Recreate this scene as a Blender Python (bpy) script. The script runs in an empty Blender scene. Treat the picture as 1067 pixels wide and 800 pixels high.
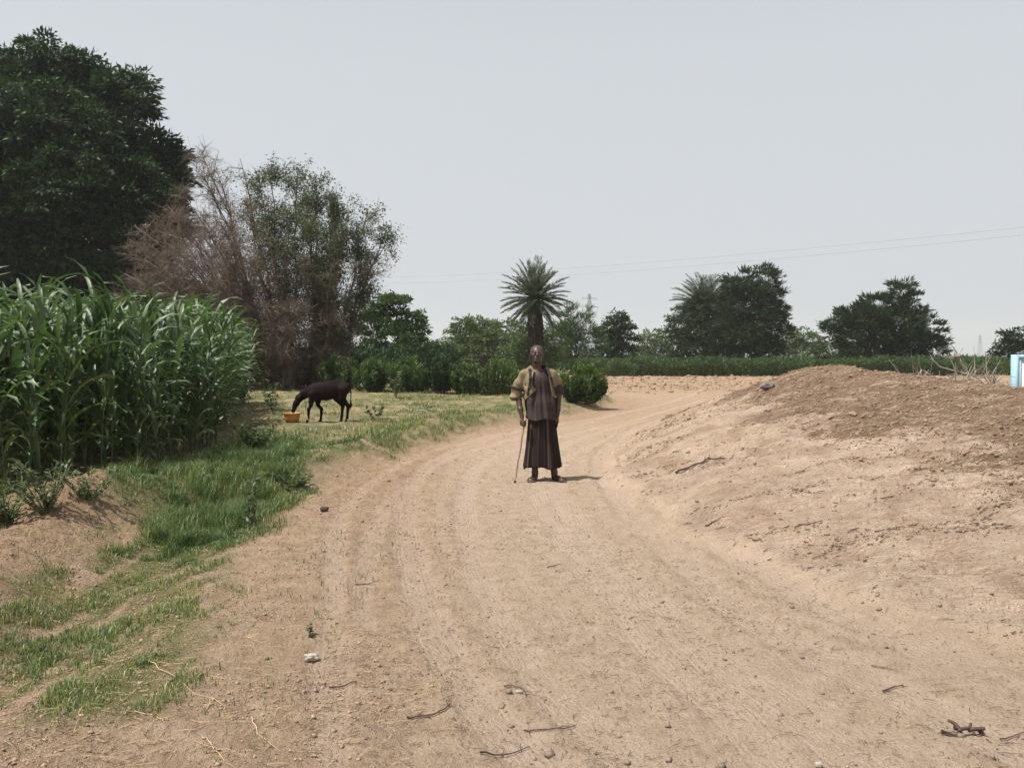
import bpy, math, random
import numpy as np
from mathutils import Vector, Matrix
R = math.radians
rng = np.random.default_rng(7)
random.seed(7)
scene = bpy.context.scene
C = scene.collection

# ------------------------------------------------------------------ camera geometry
F, CX, CY, HZ, CAMH = 948.0, 533.5, 400.0, 374.0, 1.5
PITCH = math.atan((CY - HZ) / F)
def ray(px, py):
    x = (px - CX) / F; u = (CY - py) / F
    c, s = math.cos(PITCH), math.sin(PITCH)
    return np.array([x, c + s * u, -s + c * u])
def g(px, py, z=0.0):
    """point on the level z seen at this place of the photograph"""
    d = ray(px, py); t = (z - CAMH) / d[2]
    return np.array([d[0] * t, d[1] * t, z])
def at(px, py, Y):
    d = ray(px, py); t = Y / d[1]
    return np.array([d[0] * t, Y, CAMH + d[2] * t])
def g2(pts, z=0.0):
    return np.array([g(a, b, z)[:2] for a, b in pts])

# ------------------------------------------------------------------ noise
def _h(ix, iy, s):
    n = (ix.astype(np.int64) * 374761393 + iy.astype(np.int64) * 668265263 + s * 974634777) & 0xffffffff
    n = ((n ^ (n >> 13)) * 1274126177) & 0xffffffff
    return ((n ^ (n >> 16)) & 0xffff) / 65535.0
def vn(x, y, s=0):
    x0 = np.floor(x); y0 = np.floor(y); fx = x - x0; fy = y - y0
    fx = fx * fx * (3 - 2 * fx); fy = fy * fy * (3 - 2 * fy)
    a = _h(x0, y0, s); b = _h(x0 + 1, y0, s); c = _h(x0, y0 + 1, s); d = _h(x0 + 1, y0 + 1, s)
    return (a * (1 - fx) + b * fx) * (1 - fy) + (c * (1 - fx) + d * fx) * fy
def fbm(x, y, o=4, s=0):
    r = 0; a = .5; t = 0
    for i in range(o):
        r = r + a * vn(x * 2 ** i + 17.3 * i, y * 2 ** i - 9.1 * i, s + i); t += a; a *= .5
    return r / t
def ss(a, b, x):
    t = np.clip((x - a) / (b - a), 0, 1); return t * t * (3 - 2 * t)

def seg_dist(x, y, P, closed=False, vals=None):
    """distance to a polyline, with the value interpolated along it"""
    P = np.asarray(P, float); n = len(P)
    best = np.full(x.shape, 1e9); val = np.zeros(x.shape)
    for i in range(n if closed else n - 1):
        a = P[i]; b = P[(i + 1) % n]; ab = b - a; L2 = (ab ** 2).sum() + 1e-12
        t = np.clip(((x - a[0]) * ab[0] + (y - a[1]) * ab[1]) / L2, 0, 1)
        d = np.hypot(x - a[0] - t * ab[0], y - a[1] - t * ab[1])
        m = d < best; best = np.where(m, d, best)
        if vals is not None:
            val = np.where(m, vals[i] + (vals[(i + 1) % n] - vals[i]) * t, val)
    return best, val
def inside(x, y, P):
    P = np.asarray(P, float); r = np.zeros(x.shape, bool); n = len(P)
    for i in range(n):
        x1, y1 = P[i]; x2, y2 = P[(i + 1) % n]
        if y1 == y2: continue
        c = ((y1 > y) != (y2 > y)) & (x < (x2 - x1) * (y - y1) / (y2 - y1) + x1)
        r ^= c
    return r
def psd(x, y, P):
    """signed distance to polygon, positive inside"""
    d, _ = seg_dist(x, y, P, True)
    return np.where(inside(x, y, P), d, -d)

def smooth_line(P, n=6):
    P = np.asarray(P, float); out = []
    for i in range(len(P) - 1):
        p0 = P[max(i - 1, 0)]; p1 = P[i]; p2 = P[i + 1]; p3 = P[min(i + 2, len(P) - 1)]
        for k in range(n):
            t = k / n
            out.append(.5 * ((2 * p1) + (-p0 + p2) * t + (2 * p0 - 5 * p1 + 4 * p2 - p3) * t * t + (-p0 + 3 * p1 - 3 * p2 + p3) * t ** 3))
    out.append(P[-1]); return np.array(out)

# ------------------------------------------------------------------ terrain
FOOT = [(3.6, 1.6), (2.75, 3.9), (1.95, 5.2), (1.38, 7.4), (1.12, 9.6), (1.2, 12.0), (1.9, 15.5), (2.8, 18.6), (4.2, 19.2), (6.2, 17.4), (7.8, 14.8), (9.0, 12.6), (11.5, 10.5), (13, 7), (13, 3), (9, .6), (5, .4)]
_rp = [(700, 432, 18.3), (760, 413, 17), (800, 399, 16), (833, 385.5, 15), (852, 380, 14.4), (872, 379, 13.9), (900, 384, 13.1), (950, 391, 12.2), (1000, 397, 11.6), (1067, 407, 10.6)]
RIDGE = [at(*p) for p in _rp] + [np.array((7.0, 9.0, .95)), np.array((9.0, 6.8, .8)), np.array((9.5, 4, .55))]
RXY = np.array([p[:2] for p in RIDGE]); RZ = np.array([p[2] for p in RIDGE])
# left field: raised a little above the track
FIELD = list(g2([(330, 505), (400, 474), (470, 452), (560, 437), (628, 424), (636, 417), (610, 410)])) + [(-2, 75), (-90, 90), (-90, 4), (-4.9, 4.5), (-4.6, 7.0), (-3.6, 8.6)]
DITCH = g2([(-60, 720), (20, 690), (90, 620), (160, 570), (220, 535), (290, 505)])
BUND = g2([(-80, 640), (0, 585), (60, 552), (110, 527)])
TRK = [  # tyre ruts: photograph points, half width, depth
    ([(575, 815), (517, 752), (480, 707), (450, 651), (430, 590), (424, 530), (440, 490), (490, 462), (560, 446), (640, 432), (700, 418), (730, 408)], .12, .030),
    ([(690, 815), (611, 752), (559, 707), (525, 650), (498, 595), (484, 520), (500, 484), (550, 463), (620, 447), (680, 432), (735, 416)], .11, .020),
    ([(341, 815), (345, 740), (349, 670), (349, 600), (352, 545), (385, 505), (440, 473), (520, 452)], .09, .022),
    ([(378, 650), (380, 595), (395, 545), (420, 505), (470, 476), (540, 456), (620, 440)], .09, .018),
    ([(1090, 800), (1005, 759), (930, 721), (828, 672), (761, 631), (705, 580), (655, 530), (625, 490), (640, 460), (690, 436), (740, 422)], .13, .032),
    ([(1000, 690), (877, 645), (817, 609), (740, 565), (690, 530), (655, 495), (660, 466), (700, 441)], .12, .026),
    ([(830, 815), (760, 740), (690, 680), (640, 620), (590, 560), (560, 510), (565, 478), (610, 455), (670, 438)], .12, .014),
    ([(700, 640), (640, 590), (590, 530), (580, 490), (610, 466), (660, 448)], .10, .012),
    ([(900, 800), (820, 735), (750, 690), (690, 645)], .12, .014),
]
TRKW = [(smooth_line(g2(p), 4), w, d) for p, w, d in TRK]

def terrain(x, y):
    x = np.asarray(x, float); y = np.asarray(y, float)
    n1 = fbm(x * .35, y * .35, 3, 11) - .5
    z = n1 * .07
    r = np.hypot(x, y)
    near = r < 60
    # raised left field
    sf = psd(x, y, FIELD)
    wob = (fbm(x * 1.3, y * 1.3, 3, 5) - .5)
    fld = ss(-.35, .45, sf + wob * .5)
    z = z + .17 * fld
    lip = np.exp(-((sf - .35) / .35) ** 2)
    z = z + .05 * lip * (y < 40) + wob * .05 * fld
    dd, _ = seg_dist(x, y, DITCH); z = z - .13 * np.exp(-(dd / .45) ** 2)
    db, _ = seg_dist(x, y, BUND); bund = np.exp(-(db / .42) ** 2); z = z + .16 * bund * (.7 + fbm(x * 5, y * 5, 3, 2) * .6)
    z = z + fld * ss(14, 17, y) * ss(50, 40, y) * .09 * (np.abs(np.sin((y - .12 * x + fbm(x * .3, y * .3, 2, 6) * 2) * 1.05)) ** 6)
    # the heap
    h = np.zeros(x.shape); streak = np.zeros(x.shape); tt = np.zeros(x.shape)
    m = (x > .2) & (x < 16) & (y > 0) & (y < 22)
    if m.any():
        xm, ym = x[m], y[m]
        sd = psd(xm, ym, FOOT) + (fbm(xm * .9, ym * .9, 3, 21) - .5) * .5
        df = np.clip(sd, 0, None)
        dr, hr = seg_dist(xm, ym, RXY, vals=RZ)
        t = df / (df + dr + 1e-6)
        f = .62 * t + .38 * (1 - (1 - t) ** 2) * ss(0, .16, t) ** .5
        f = np.clip(f, 0, 1) * .95 + .05 * ss(0, .045, t)
        u = xm * .15 + ym * .99; v = xm * .99 - ym * .15      # across and along the fall line
        st = fbm(u * 3.2 + (fbm(xm * .8, ym * .8, 2, 8)) * 2.0, v * 1.0, 4, 31) - .5
        st2 = fbm(u * 9, v * 2.6, 4, 41) - .5
        lump = fbm(xm * 7, ym * 7, 3, 51) - .5
        top = ss(.38, .62, t + (fbm(xm * 1.4, ym * 1.4, 3, 61) - .5) * .45)
        amp = ss(0, .12, t)
        terr = np.abs(fbm(u * 1.7, v * .8, 3, 71) - .5)
        h[m] = hr * f + amp * (st * .17 * (1 - .45 * top) + st2 * (.075 + .03 * top) + lump * (.02 + .07 * top) - terr * .14) * (1 - .6 * ss(.80, 1, t))
        streak[m] = top; tt[m] = t
    z = z + h
    # ruts
    rut = np.zeros(x.shape); ribq = np.zeros(x.shape); ribs = np.zeros(x.shape); mound = ss(0, .1, tt)
    mm = near & (y > 1) & (y < 50) & (x > -8) & (x < 9)
    if mm.any():
        xm, ym = x[mm], y[mm]; zz = np.zeros(xm.shape); rr = np.zeros(xm.shape); bq = np.full(xm.shape, 9.); bs = np.zeros(xm.shape)
        wv = (fbm(xm * 2.2, ym * 2.2, 2, 14) - .5) * .10
        for P, w, d in TRKW:
            q, sv = seg_dist(xm, ym, P, vals=np.concatenate([[0], np.cumsum(np.hypot(*np.diff(P, axis=0).T))])); c_ = q < bq; bq = np.where(c_, q, bq); bs = np.where(c_, sv, bs)
            d = d * .40; pr = 1 - ss(w * .6, w * 1.25, q + wv)
            brk = .45 + .9 * fbm(xm * .9 + w * 50, ym * .9, 2, int(d * 1000))
            sh = np.exp(-((q + wv - w * 1.5) / (.055)) ** 2)
            zz += (-d * pr + d * .75 * sh) * brk
            tread = pr * (np.abs(np.modf(q * 26)[0] - .5) - .25) * .006
            zz += tread * brk
            rr = np.maximum(rr, pr * brk)
        zz *= (1 - mound[mm]); z[mm] += zz; ribq[mm] = bq; ribs[mm] = bs; rut[mm] = rr * (1 - mound[mm])
    rough = 1 - .55 * rut
    # small relief everywhere near
    road = (1 - fld) * (1 - mound)
    side = ss(.2, -1.2, x + (y - 6) * .08) * road        # loose soil on the left of the track
    z = z + (fbm(x * 4, y * 4, 4, 3) - .5) * (.035 + .03 * side + .02 * fld) * rough * (r < 80)
    z = z + (fbm(x * 22, y * 22, 3, 4) - .5) * (.012 + .010 * side) * rough * (r < 30)
    # a ploughed, cloddy patch far off beyond the bend
    clod = ss(38, 44, y) * ss(84, 78, y) * ss(-1, 4, x - (y - 40) * .02) * (1 - fld)
    z = z + clod * (fbm(x * 1.1, y * 1.1, 4, 81) - .35) * .38
    # earth thrown up beside the bend of the track
    far = ss(80, 200, r)
    z = z * (1 - far) + far * (fbm(x * .004, y * .004, 3, 9) - .5) * 1.5 * far
    return z, dict(field=fld, mound=mound, top=streak, rut=rut, ribq=ribq, ribs=ribs, bund=bund, side=side, clod=clod, sf=sf)
def zat(x, y):
    z, _ = terrain(np.atleast_1d(np.float64(x)), np.atleast_1d(np.float64(y)))
    return float(z[0])
def hit(px, py):
    """where the line of sight meets the real terrain"""
    d = ray(px, py); o = np.array([0, 0, CAMH])
    ts = np.exp(np.linspace(math.log(2.5), math.log(150), 2500))
    P = o + ts[:, None] * d
    z, _ = terrain(P[:, 0], P[:, 1])
    k = np.argmax(P[:, 2] <= z)
    if P[k, 2] > z[k]: return g(px, py)
    return np.array([P[k, 0], P[k, 1], z[k]])

# ------------------------------------------------------------------ grass density, blades per square metre and height
LUSH = g2([(112, 530), (150, 508), (205, 492), (255, 470), (300, 470), (330, 482), (318, 505), (270, 545), (215, 565), (150, 560)])
SPARSE = g2([(-60, 640), (20, 600), (90, 560), (130, 530), (205, 560), (235, 580), (215, 620), (185, 665), (150, 700), (110, 745), (0, 752), (-80, 760)])
EDGE2 = g2([(140, 700), (185, 640), (205, 590), (255, 548), (310, 512)])
VERGE = smooth_line(g2([(290, 490), (350, 478), (400, 468), (460, 448), (520, 437), (560, 430)]), 4)
MAIZE = [(-16, 8.2), (-4.95, 8.5), (-4.75, 10.0), (-4.45, 11.6), (-4.4, 13.0), (-5.2, 16), (-6.2, 20), (-7.8, 27), (-24, 29), (-24, 8.0)]
def grass_density(x, y):
    n = fbm(x * 1.8, y * .75, 4, 101); n2 = fbm(x * 8, y * 3.2, 4, 102)
    lush = ss(-.25, .25, psd(x, y, LUSH) + (n - .5) * .6)
    sp = ss(-.2, .3, psd(x, y, SPARSE) + (n - .5) * .7) * ss(.36, .55, n * .5 + n2 * .5)
    e, _ = seg_dist(x, y, EDGE2); ed = (1 - ss(.05, .32, e + (n - .5) * .3)) * ss(.40, .55, n2)
    v, _ = seg_dist(x, y, VERGE); ve = (1 - ss(.25, .95, v + (n - .5) * .8)) * ss(.33, .5, n2)
    base = ss(-.5, .1, psd(x, y, MAIZE)) * ss(.5, .05, psd(x, y, MAIZE)) * .55 * ss(14, 11, y)
    dense = np.maximum.reduce([lush, sp * .85, ed * .8, ve * .8, base])
    return dense, lush
# ------------------------------------------------------------------ mesh helpers
def mk(name, V, Q, mat=None, parent=None, smooth=False, attrs=None, T=None):
    """V (n,3), Q (m,4) quads, T (k,3) triangles -> one linked mesh object"""
    V = np.asarray(V, np.float32); Q = np.asarray(Q, np.int32).reshape(-1, 4)
    T = np.zeros((0, 3), np.int32) if T is None else np.asarray(T, np.int32).reshape(-1, 3)
    me = bpy.data.meshes.new(name)
    me.vertices.add(len(V)); me.vertices.foreach_set('co', V.ravel())
    nl = Q.size + T.size
    me.loops.add(nl); me.loops.foreach_set('vertex_index', np.concatenate([Q.ravel(), T.ravel()]))
    me.polygons.add(len(Q) + len(T))
    st = np.concatenate([np.arange(len(Q)) * 4, Q.size + np.arange(len(T)) * 3]).astype(np.int32)
    me.polygons.foreach_set('loop_start', st)
    if smooth: me.polygons.foreach_set('use_smooth', np.ones(len(Q) + len(T), bool))
    me.update(calc_edges=True)
    for k, a in (attrs or {}).items():
        at_ = me.attributes.new(k, 'FLOAT', 'POINT'); at_.data.foreach_set('value', np.asarray(a, np.float32))
    if mat: me.materials.append(mat)
    o = bpy.data.objects.new(name, me); C.objects.link(o)
    if parent: o.parent = parent
    return o
def tag(o, label=None, cat=None, group=None, kind=None):
    if label: o['label'] = label
    if cat: o['category'] = cat
    if group: o['group'] = group
    if kind: o['kind'] = kind
    return o
def thing(name, label, cat, loc, rz=0, group=None):
    o = bpy.data.objects.new(name, None); C.objects.link(o)
    o.location = [float(v) for v in loc]; o.rotation_euler = (0, 0, rz)
    o.empty_display_size = .2
    return tag(o, label, cat, group)

class Bag:
    """collects pieces of one mesh"""
    def __init__(s): s.V = []; s.Q = []; s.n = 0; s.A = []
    def add(s, V, Q, a=None):
        V = np.asarray(V, float).reshape(-1, 3); Q = np.asarray(Q, int).reshape(-1, 4)
        s.V.append(V); s.Q.append(Q + s.n); s.n += len(V)
        s.A.append(np.full(len(V), .5) if a is None else np.broadcast_to(np.asarray(a, float), (len(V),)))
    def obj(s, name, mat, parent=None, smooth=False):
        return mk(name, np.concatenate(s.V), np.concatenate(s.Q), mat, parent, smooth, {'rnd': np.concatenate(s.A)})

def frames(D):
    D = D / (np.linalg.norm(D, axis=1, keepdims=True) + 1e-9)
    up = np.where(np.abs(D[:, 2:3]) < .9, np.array([[0, 0, 1.]]), np.array([[1., 0, 0]]))
    S = np.cross(D, up); S /= np.linalg.norm(S, axis=1, keepdims=True) + 1e-9
    return D, S, np.cross(S, D)
def tubes(P0, P1, r0, r1, k=3):
    """many tapered tubes at once"""
    P0 = np.asarray(P0, float).reshape(-1, 3); P1 = np.asarray(P1, float).reshape(-1, 3); n = len(P0)
    r0 = np.broadcast_to(r0, (n,)); r1 = np.broadcast_to(r1, (n,))
    _, S, U = frames(P1 - P0)
    a = np.arange(k) * 2 * math.pi / k; ca, sa = np.cos(a), np.sin(a)
    ring = S[:, None, :] * ca[None, :, None] + U[:, None, :] * sa[None, :, None]
    V = np.concatenate([P0[:, None] + ring * r0[:, None, None], P1[:, None] + ring * r1[:, None, None]], 1)
    i = np.arange(k); j = (i + 1) % k
    q = np.stack([i, j, j + k, i + k], 1)
    Q = q[None] + (np.arange(n) * 2 * k)[:, None, None]
    return V.reshape(-1, 3), Q.reshape(-1, 4)
def tube_path(P, r, k=8, cap=True):
    """one continuous tapered tube along a path"""
    P = np.asarray(P, float); n = len(P); r = np.broadcast_to(r, (n,))
    D = np.gradient(P, axis=0); D /= np.linalg.norm(D, axis=1, keepdims=True) + 1e-9
    ref = np.array([1., 0, 0]) if abs(D[0, 0]) < .8 else np.array([0, 1., 0])
    V = []
    for i in range(n):
        s = np.cross(D[i], ref); s /= np.linalg.norm(s) + 1e-9; u = np.cross(s, D[i]); ref = u if False else ref
        for a in range(k):
            t = a * 2 * math.pi / k; V.append(P[i] + r[i] * (s * math.cos(t) + u * math.sin(t)))
    Q = [(i * k + a, i * k + (a + 1) % k, (i + 1) * k + (a + 1) % k, (i + 1) * k + a) for i in range(n - 1) for a in range(k)]
    V = np.array(V)
    if cap:
        for i0, c in ((0, P[0]), ((n - 1) * k, P[-1])):
            b = len(V); V = np.vstack([V, c[None]])
            for a in range(0, k, 2): Q.append((i0 + a, i0 + (a + 1) % k, i0 + (a + 2) % k, b))
    return V, np.array(Q)
def box(c, s, rot=0):
    c = np.asarray(c, float); s = np.asarray(s, float) / 2
    V = np.array([(x, y, z) for x in (-1, 1) for y in (-1, 1) for z in (-1, 1)]) * s
    if rot:
        cr, sr = math.cos(rot), math.sin(rot); V = V @ np.array([[cr, sr, 0], [-sr, cr, 0], [0, 0, 1]])
    return V + c, [(0, 1, 3, 2), (4, 6, 7, 5), (0, 4, 5, 1), (2, 3, 7, 6), (0, 2, 6, 4), (1, 5, 7, 3)]
def leaf_cards(P, D, L, W, fold=.15, nrm=None):
    """diamond leaves: base P, direction D"""
    n = len(P); D, S, U = frames(D)
    a = rng.uniform(0, 2 * math.pi, n)[:, None]
    S2 = S * np.cos(a) + U * np.sin(a); U2 = -S * np.sin(a) + U * np.cos(a)
    if nrm is not None:
        S2 = np.cross(D, nrm); S2 /= np.linalg.norm(S2, axis=1, keepdims=True) + 1e-9; U2 = np.cross(S2, D)
    L = np.broadcast_to(L, (n,))[:, None]; W = np.broadcast_to(W, (n,))[:, None]
    V = np.stack([P, P + D * L * .45 + S2 * W * .5 + U2 * W * fold, P + D * L, P + D * L * .45 - S2 * W * .5 + U2 * W * fold], 1)
    Q = (np.arange(n) * 4)[:, None] + np.arange(4)[None]
    return V.reshape(-1, 3), Q
def rdir(n):
    v = rng.normal(size=(n, 3)); return v / np.linalg.norm(v, axis=1, keepdims=True)

# ------------------------------------------------------------------ materials
def mat(name):
    m = bpy.data.materials.new(name); m.use_nodes = True
    nt = m.node_tree; b = nt.nodes['Principled BSDF']; return m, nt, b
def N(nt, t, **kw):
    n = nt.nodes.new(t)
    for k, v in kw.items():
        if k in n.inputs.keys(): n.inputs[k].default_value = v
        else: setattr(n, k, v)
    return n
def ramp(nt, src, stops):
    r = nt.nodes.new('ShaderNodeValToRGB'); e = r.color_ramp.elements
    while len(e) < len(stops): e.new(.5)
    for i, (p, c) in enumerate(stops): e[i].position = p; e[i].color = (*c, 1)
    nt.links.new(src, r.inputs[0]); return r.outputs[0]
def mix(nt, f, a, b, mode='MIX'):
    m = nt.nodes.new('ShaderNodeMix'); m.data_type = 'RGBA'; m.blend_type = mode
    if isinstance(f, (int, float)): m.inputs[0].default_value = f
    else: nt.links.new(f, m.inputs[0])
    for s, i in ((a, 6), (b, 7)):
        if isinstance(s, tuple): m.inputs[i].default_value = (*s, 1)
        else: nt.links.new(s, m.inputs[i])
    return m.outputs[2]
def mth(nt, op, a, b=None, clamp=False):
    m = nt.nodes.new('ShaderNodeMath'); m.operation = op; m.use_clamp = clamp
    for s, i in ((a, 0), (b, 1)):
        if s is None: continue
        if isinstance(s, (int, float)): m.inputs[i].default_value = s
        else: nt.links.new(s, m.inputs[i])
    return m.outputs[0]
def noise(nt, scale, detail=4, rough=.6, vec=None, dist=0):
    n = nt.nodes.new('ShaderNodeTexNoise'); n.inputs['Scale'].default_value = scale
    n.inputs['Detail'].default_value = detail; n.inputs['Roughness'].default_value = rough; n.inputs['Distortion'].default_value = dist
    if vec is None:
        tc = nt.nodes.new('ShaderNodeTexCoord'); vec = tc.outputs['Object']
    nt.links.new(vec, n.inputs['Vector']); return n.outputs['Fac']
def attr(nt, name):
    a = nt.nodes.new('ShaderNodeAttribute'); a.attribute_name = name; return a.outputs['Fac']
def bump(nt, b, h, strength, dist):
    n = nt.nodes.new('ShaderNodeBump'); n.inputs['Strength'].default_value = strength; n.inputs['Distance'].default_value = dist
    nt.links.new(h, n.inputs['Height']); nt.links.new(n.outputs[0], b.inputs['Normal'])

def leaf_mat(name, stops, rough=.5, trans=.25, spec=.35, clump=.5, tcol=None):
    """foliage: colour by leaf, plus slow variation through the plant, and light passing through the leaf"""
    m, nt, b = mat(name)
    r = attr(nt, 'rnd'); nz = noise(nt, clump, 2)
    f = mth(nt, 'ADD', mth(nt, 'MULTIPLY', r, .6), mth(nt, 'MULTIPLY', nz, .4))
    c = ramp(nt, f, stops)
    nt.links.new(c, b.inputs['Base Color']); b.inputs['Roughness'].default_value = rough
    b.inputs['Specular IOR Level'].default_value = spec
    tr = nt.nodes.new('ShaderNodeBsdfTranslucent'); mx = nt.nodes.new('ShaderNodeMixShader'); mx.inputs[0].default_value = trans
    c2 = mix(nt, 1.0, c, tcol or (1.5, 1.7, .6), 'MULTIPLY'); nt.links.new(c2, tr.inputs[0])
    nt.links.new(b.outputs[0], mx.inputs[1]); nt.links.new(tr.outputs[0], mx.inputs[2])
    nt.links.new(mx.outputs[0], nt.nodes['Material Output'].inputs[0])
    return m
def plain(name, col, rough=.8, var=.25, scale=8, bmp=.3, bd=.01, spec=.3, col2=None):
    m, nt, b = mat(name)
    f = noise(nt, scale, 4)
    c2 = col2 or tuple(v * (1 - var) for v in col); c1 = tuple(v * (1 + var) for v in col)
    nt.links.new(ramp(nt, f, [(.3, c2), (.7, c1)]), b.inputs['Base Color'])
    b.inputs['Roughness'].default_value = rough; b.inputs['Specular IOR Level'].default_value = spec
    if bmp: bump(nt, b, noise(nt, scale * 4, 4), bmp, bd)
    return m

M = {}
G = lambda r_, g_, b_: (r_, g_, b_)
M['dark_leaf'] = leaf_mat('dark_leaf', [(.25, G(.014, .030, .015)), (.5, G(.025, .050, .023)), (.75, G(.055, .088, .036))], .55, .15, .2, .6)
M['thorn_leaf'] = leaf_mat('thorn_leaf', [(.25, G(.030, .055, .022)), (.75, G(.075, .11, .042))], .5, .25, .3, .5)
M['mid_leaf'] = leaf_mat('mid_leaf', [(.25, G(0.029, 0.061, 0.021)), (.75, G(0.072, 0.127, 0.038))], .55, .2, .3, .4)
M['pale_leaf'] = leaf_mat('pale_leaf', [(.25, G(0.060, 0.093, 0.041)), (.75, G(0.128, 0.171, 0.075))], .6, .2, .3, .4)
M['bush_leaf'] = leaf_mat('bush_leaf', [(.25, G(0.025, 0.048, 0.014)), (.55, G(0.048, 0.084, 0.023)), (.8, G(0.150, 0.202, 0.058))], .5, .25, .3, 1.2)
M['hedge_leaf'] = leaf_mat('hedge_leaf', [(.25, G(0.030, 0.057, 0.018)), (.8, G(0.073, 0.122, 0.035))], .55, .2, .3, .8)
M['maize_leaf'] = leaf_mat('maize_leaf', [(.2, G(0.040, 0.073, 0.030)), (.5, G(0.069, 0.117, 0.048)), (.75, G(0.140, 0.189, 0.081)), (.92, G(0.291, 0.259, 0.140))], .5, .24, .6, .7, (1.2, 1.4, .8))
M['maize_stalk'] = leaf_mat('maize_stalk', [(.2, G(.06, .085, .03)), (.8, G(.11, .13, .05))], .5, .0, .4, 3)
M['grass'] = leaf_mat('grass', [(.18, G(0.057, 0.100, 0.036)), (.45, G(0.098, 0.152, 0.053)), (.62, G(0.196, 0.220, 0.089)), (.82, G(0.414, 0.354, 0.179))], .45, .3, .35, 1.2, (1.3, 1.4, .8))
M['palm_leaf'] = leaf_mat('palm_leaf', [(.2, G(0.028, 0.047, 0.024)), (.8, G(0.068, 0.093, 0.047))], .4, .15, .45, .5)
M['palm_trunk'] = plain('palm_trunk', (.05, .038, .03), .9, .5, 5, .6, .03)
M['dead_frond'] = plain('dead_frond', (.06, .046, .036), .9, .4, 6, .2, .02)
M['bark'] = plain('bark', (.065, .054, .045), .9, .35, 9, .6, .02)
M['dead_wood'] = plain('dead_wood', (.165, .125, .102), .9, .35, 4, .2, .01)
M['pale_wood'] = plain('pale_wood', (.29, .25, .21), .85, .25, 12, .3, .006)
M['dark_wood'] = plain('dark_wood', (.085, .055, .045), .9, .35, 30, .4, .004)
M['straw'] = plain('straw', (.46, .34, .20), .8, .3, 4, 0)
M['twig'] = plain('twig', (.13, .085, .055), .9, .4, 3, 0)
M['clod'] = plain('clod', (.33, .24, .17), 1, .22, 6, .5, .004, .05)
M['mclod'] = plain('mclod', (.295, .212, .148), 1, .28, 5, .5, .004, .05)
M['pebble'] = plain('pebble', (.22, .17, .13), .9, .35, 14, .6, .01)
M['rock'] = plain('rock', (.19, .175, .165), .9, .3, 14, .6, .01)
M['white_stone'] = plain('white_stone', (.36, .32, .27), .85, .3, 30, .4, .003)
M['metal'] = plain('metal', (.25, .26, .27), .6, .1, 3, 0)
M['cable'] = plain('cable', (.20, .21, .22), .6, .1, 3, 0)

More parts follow.
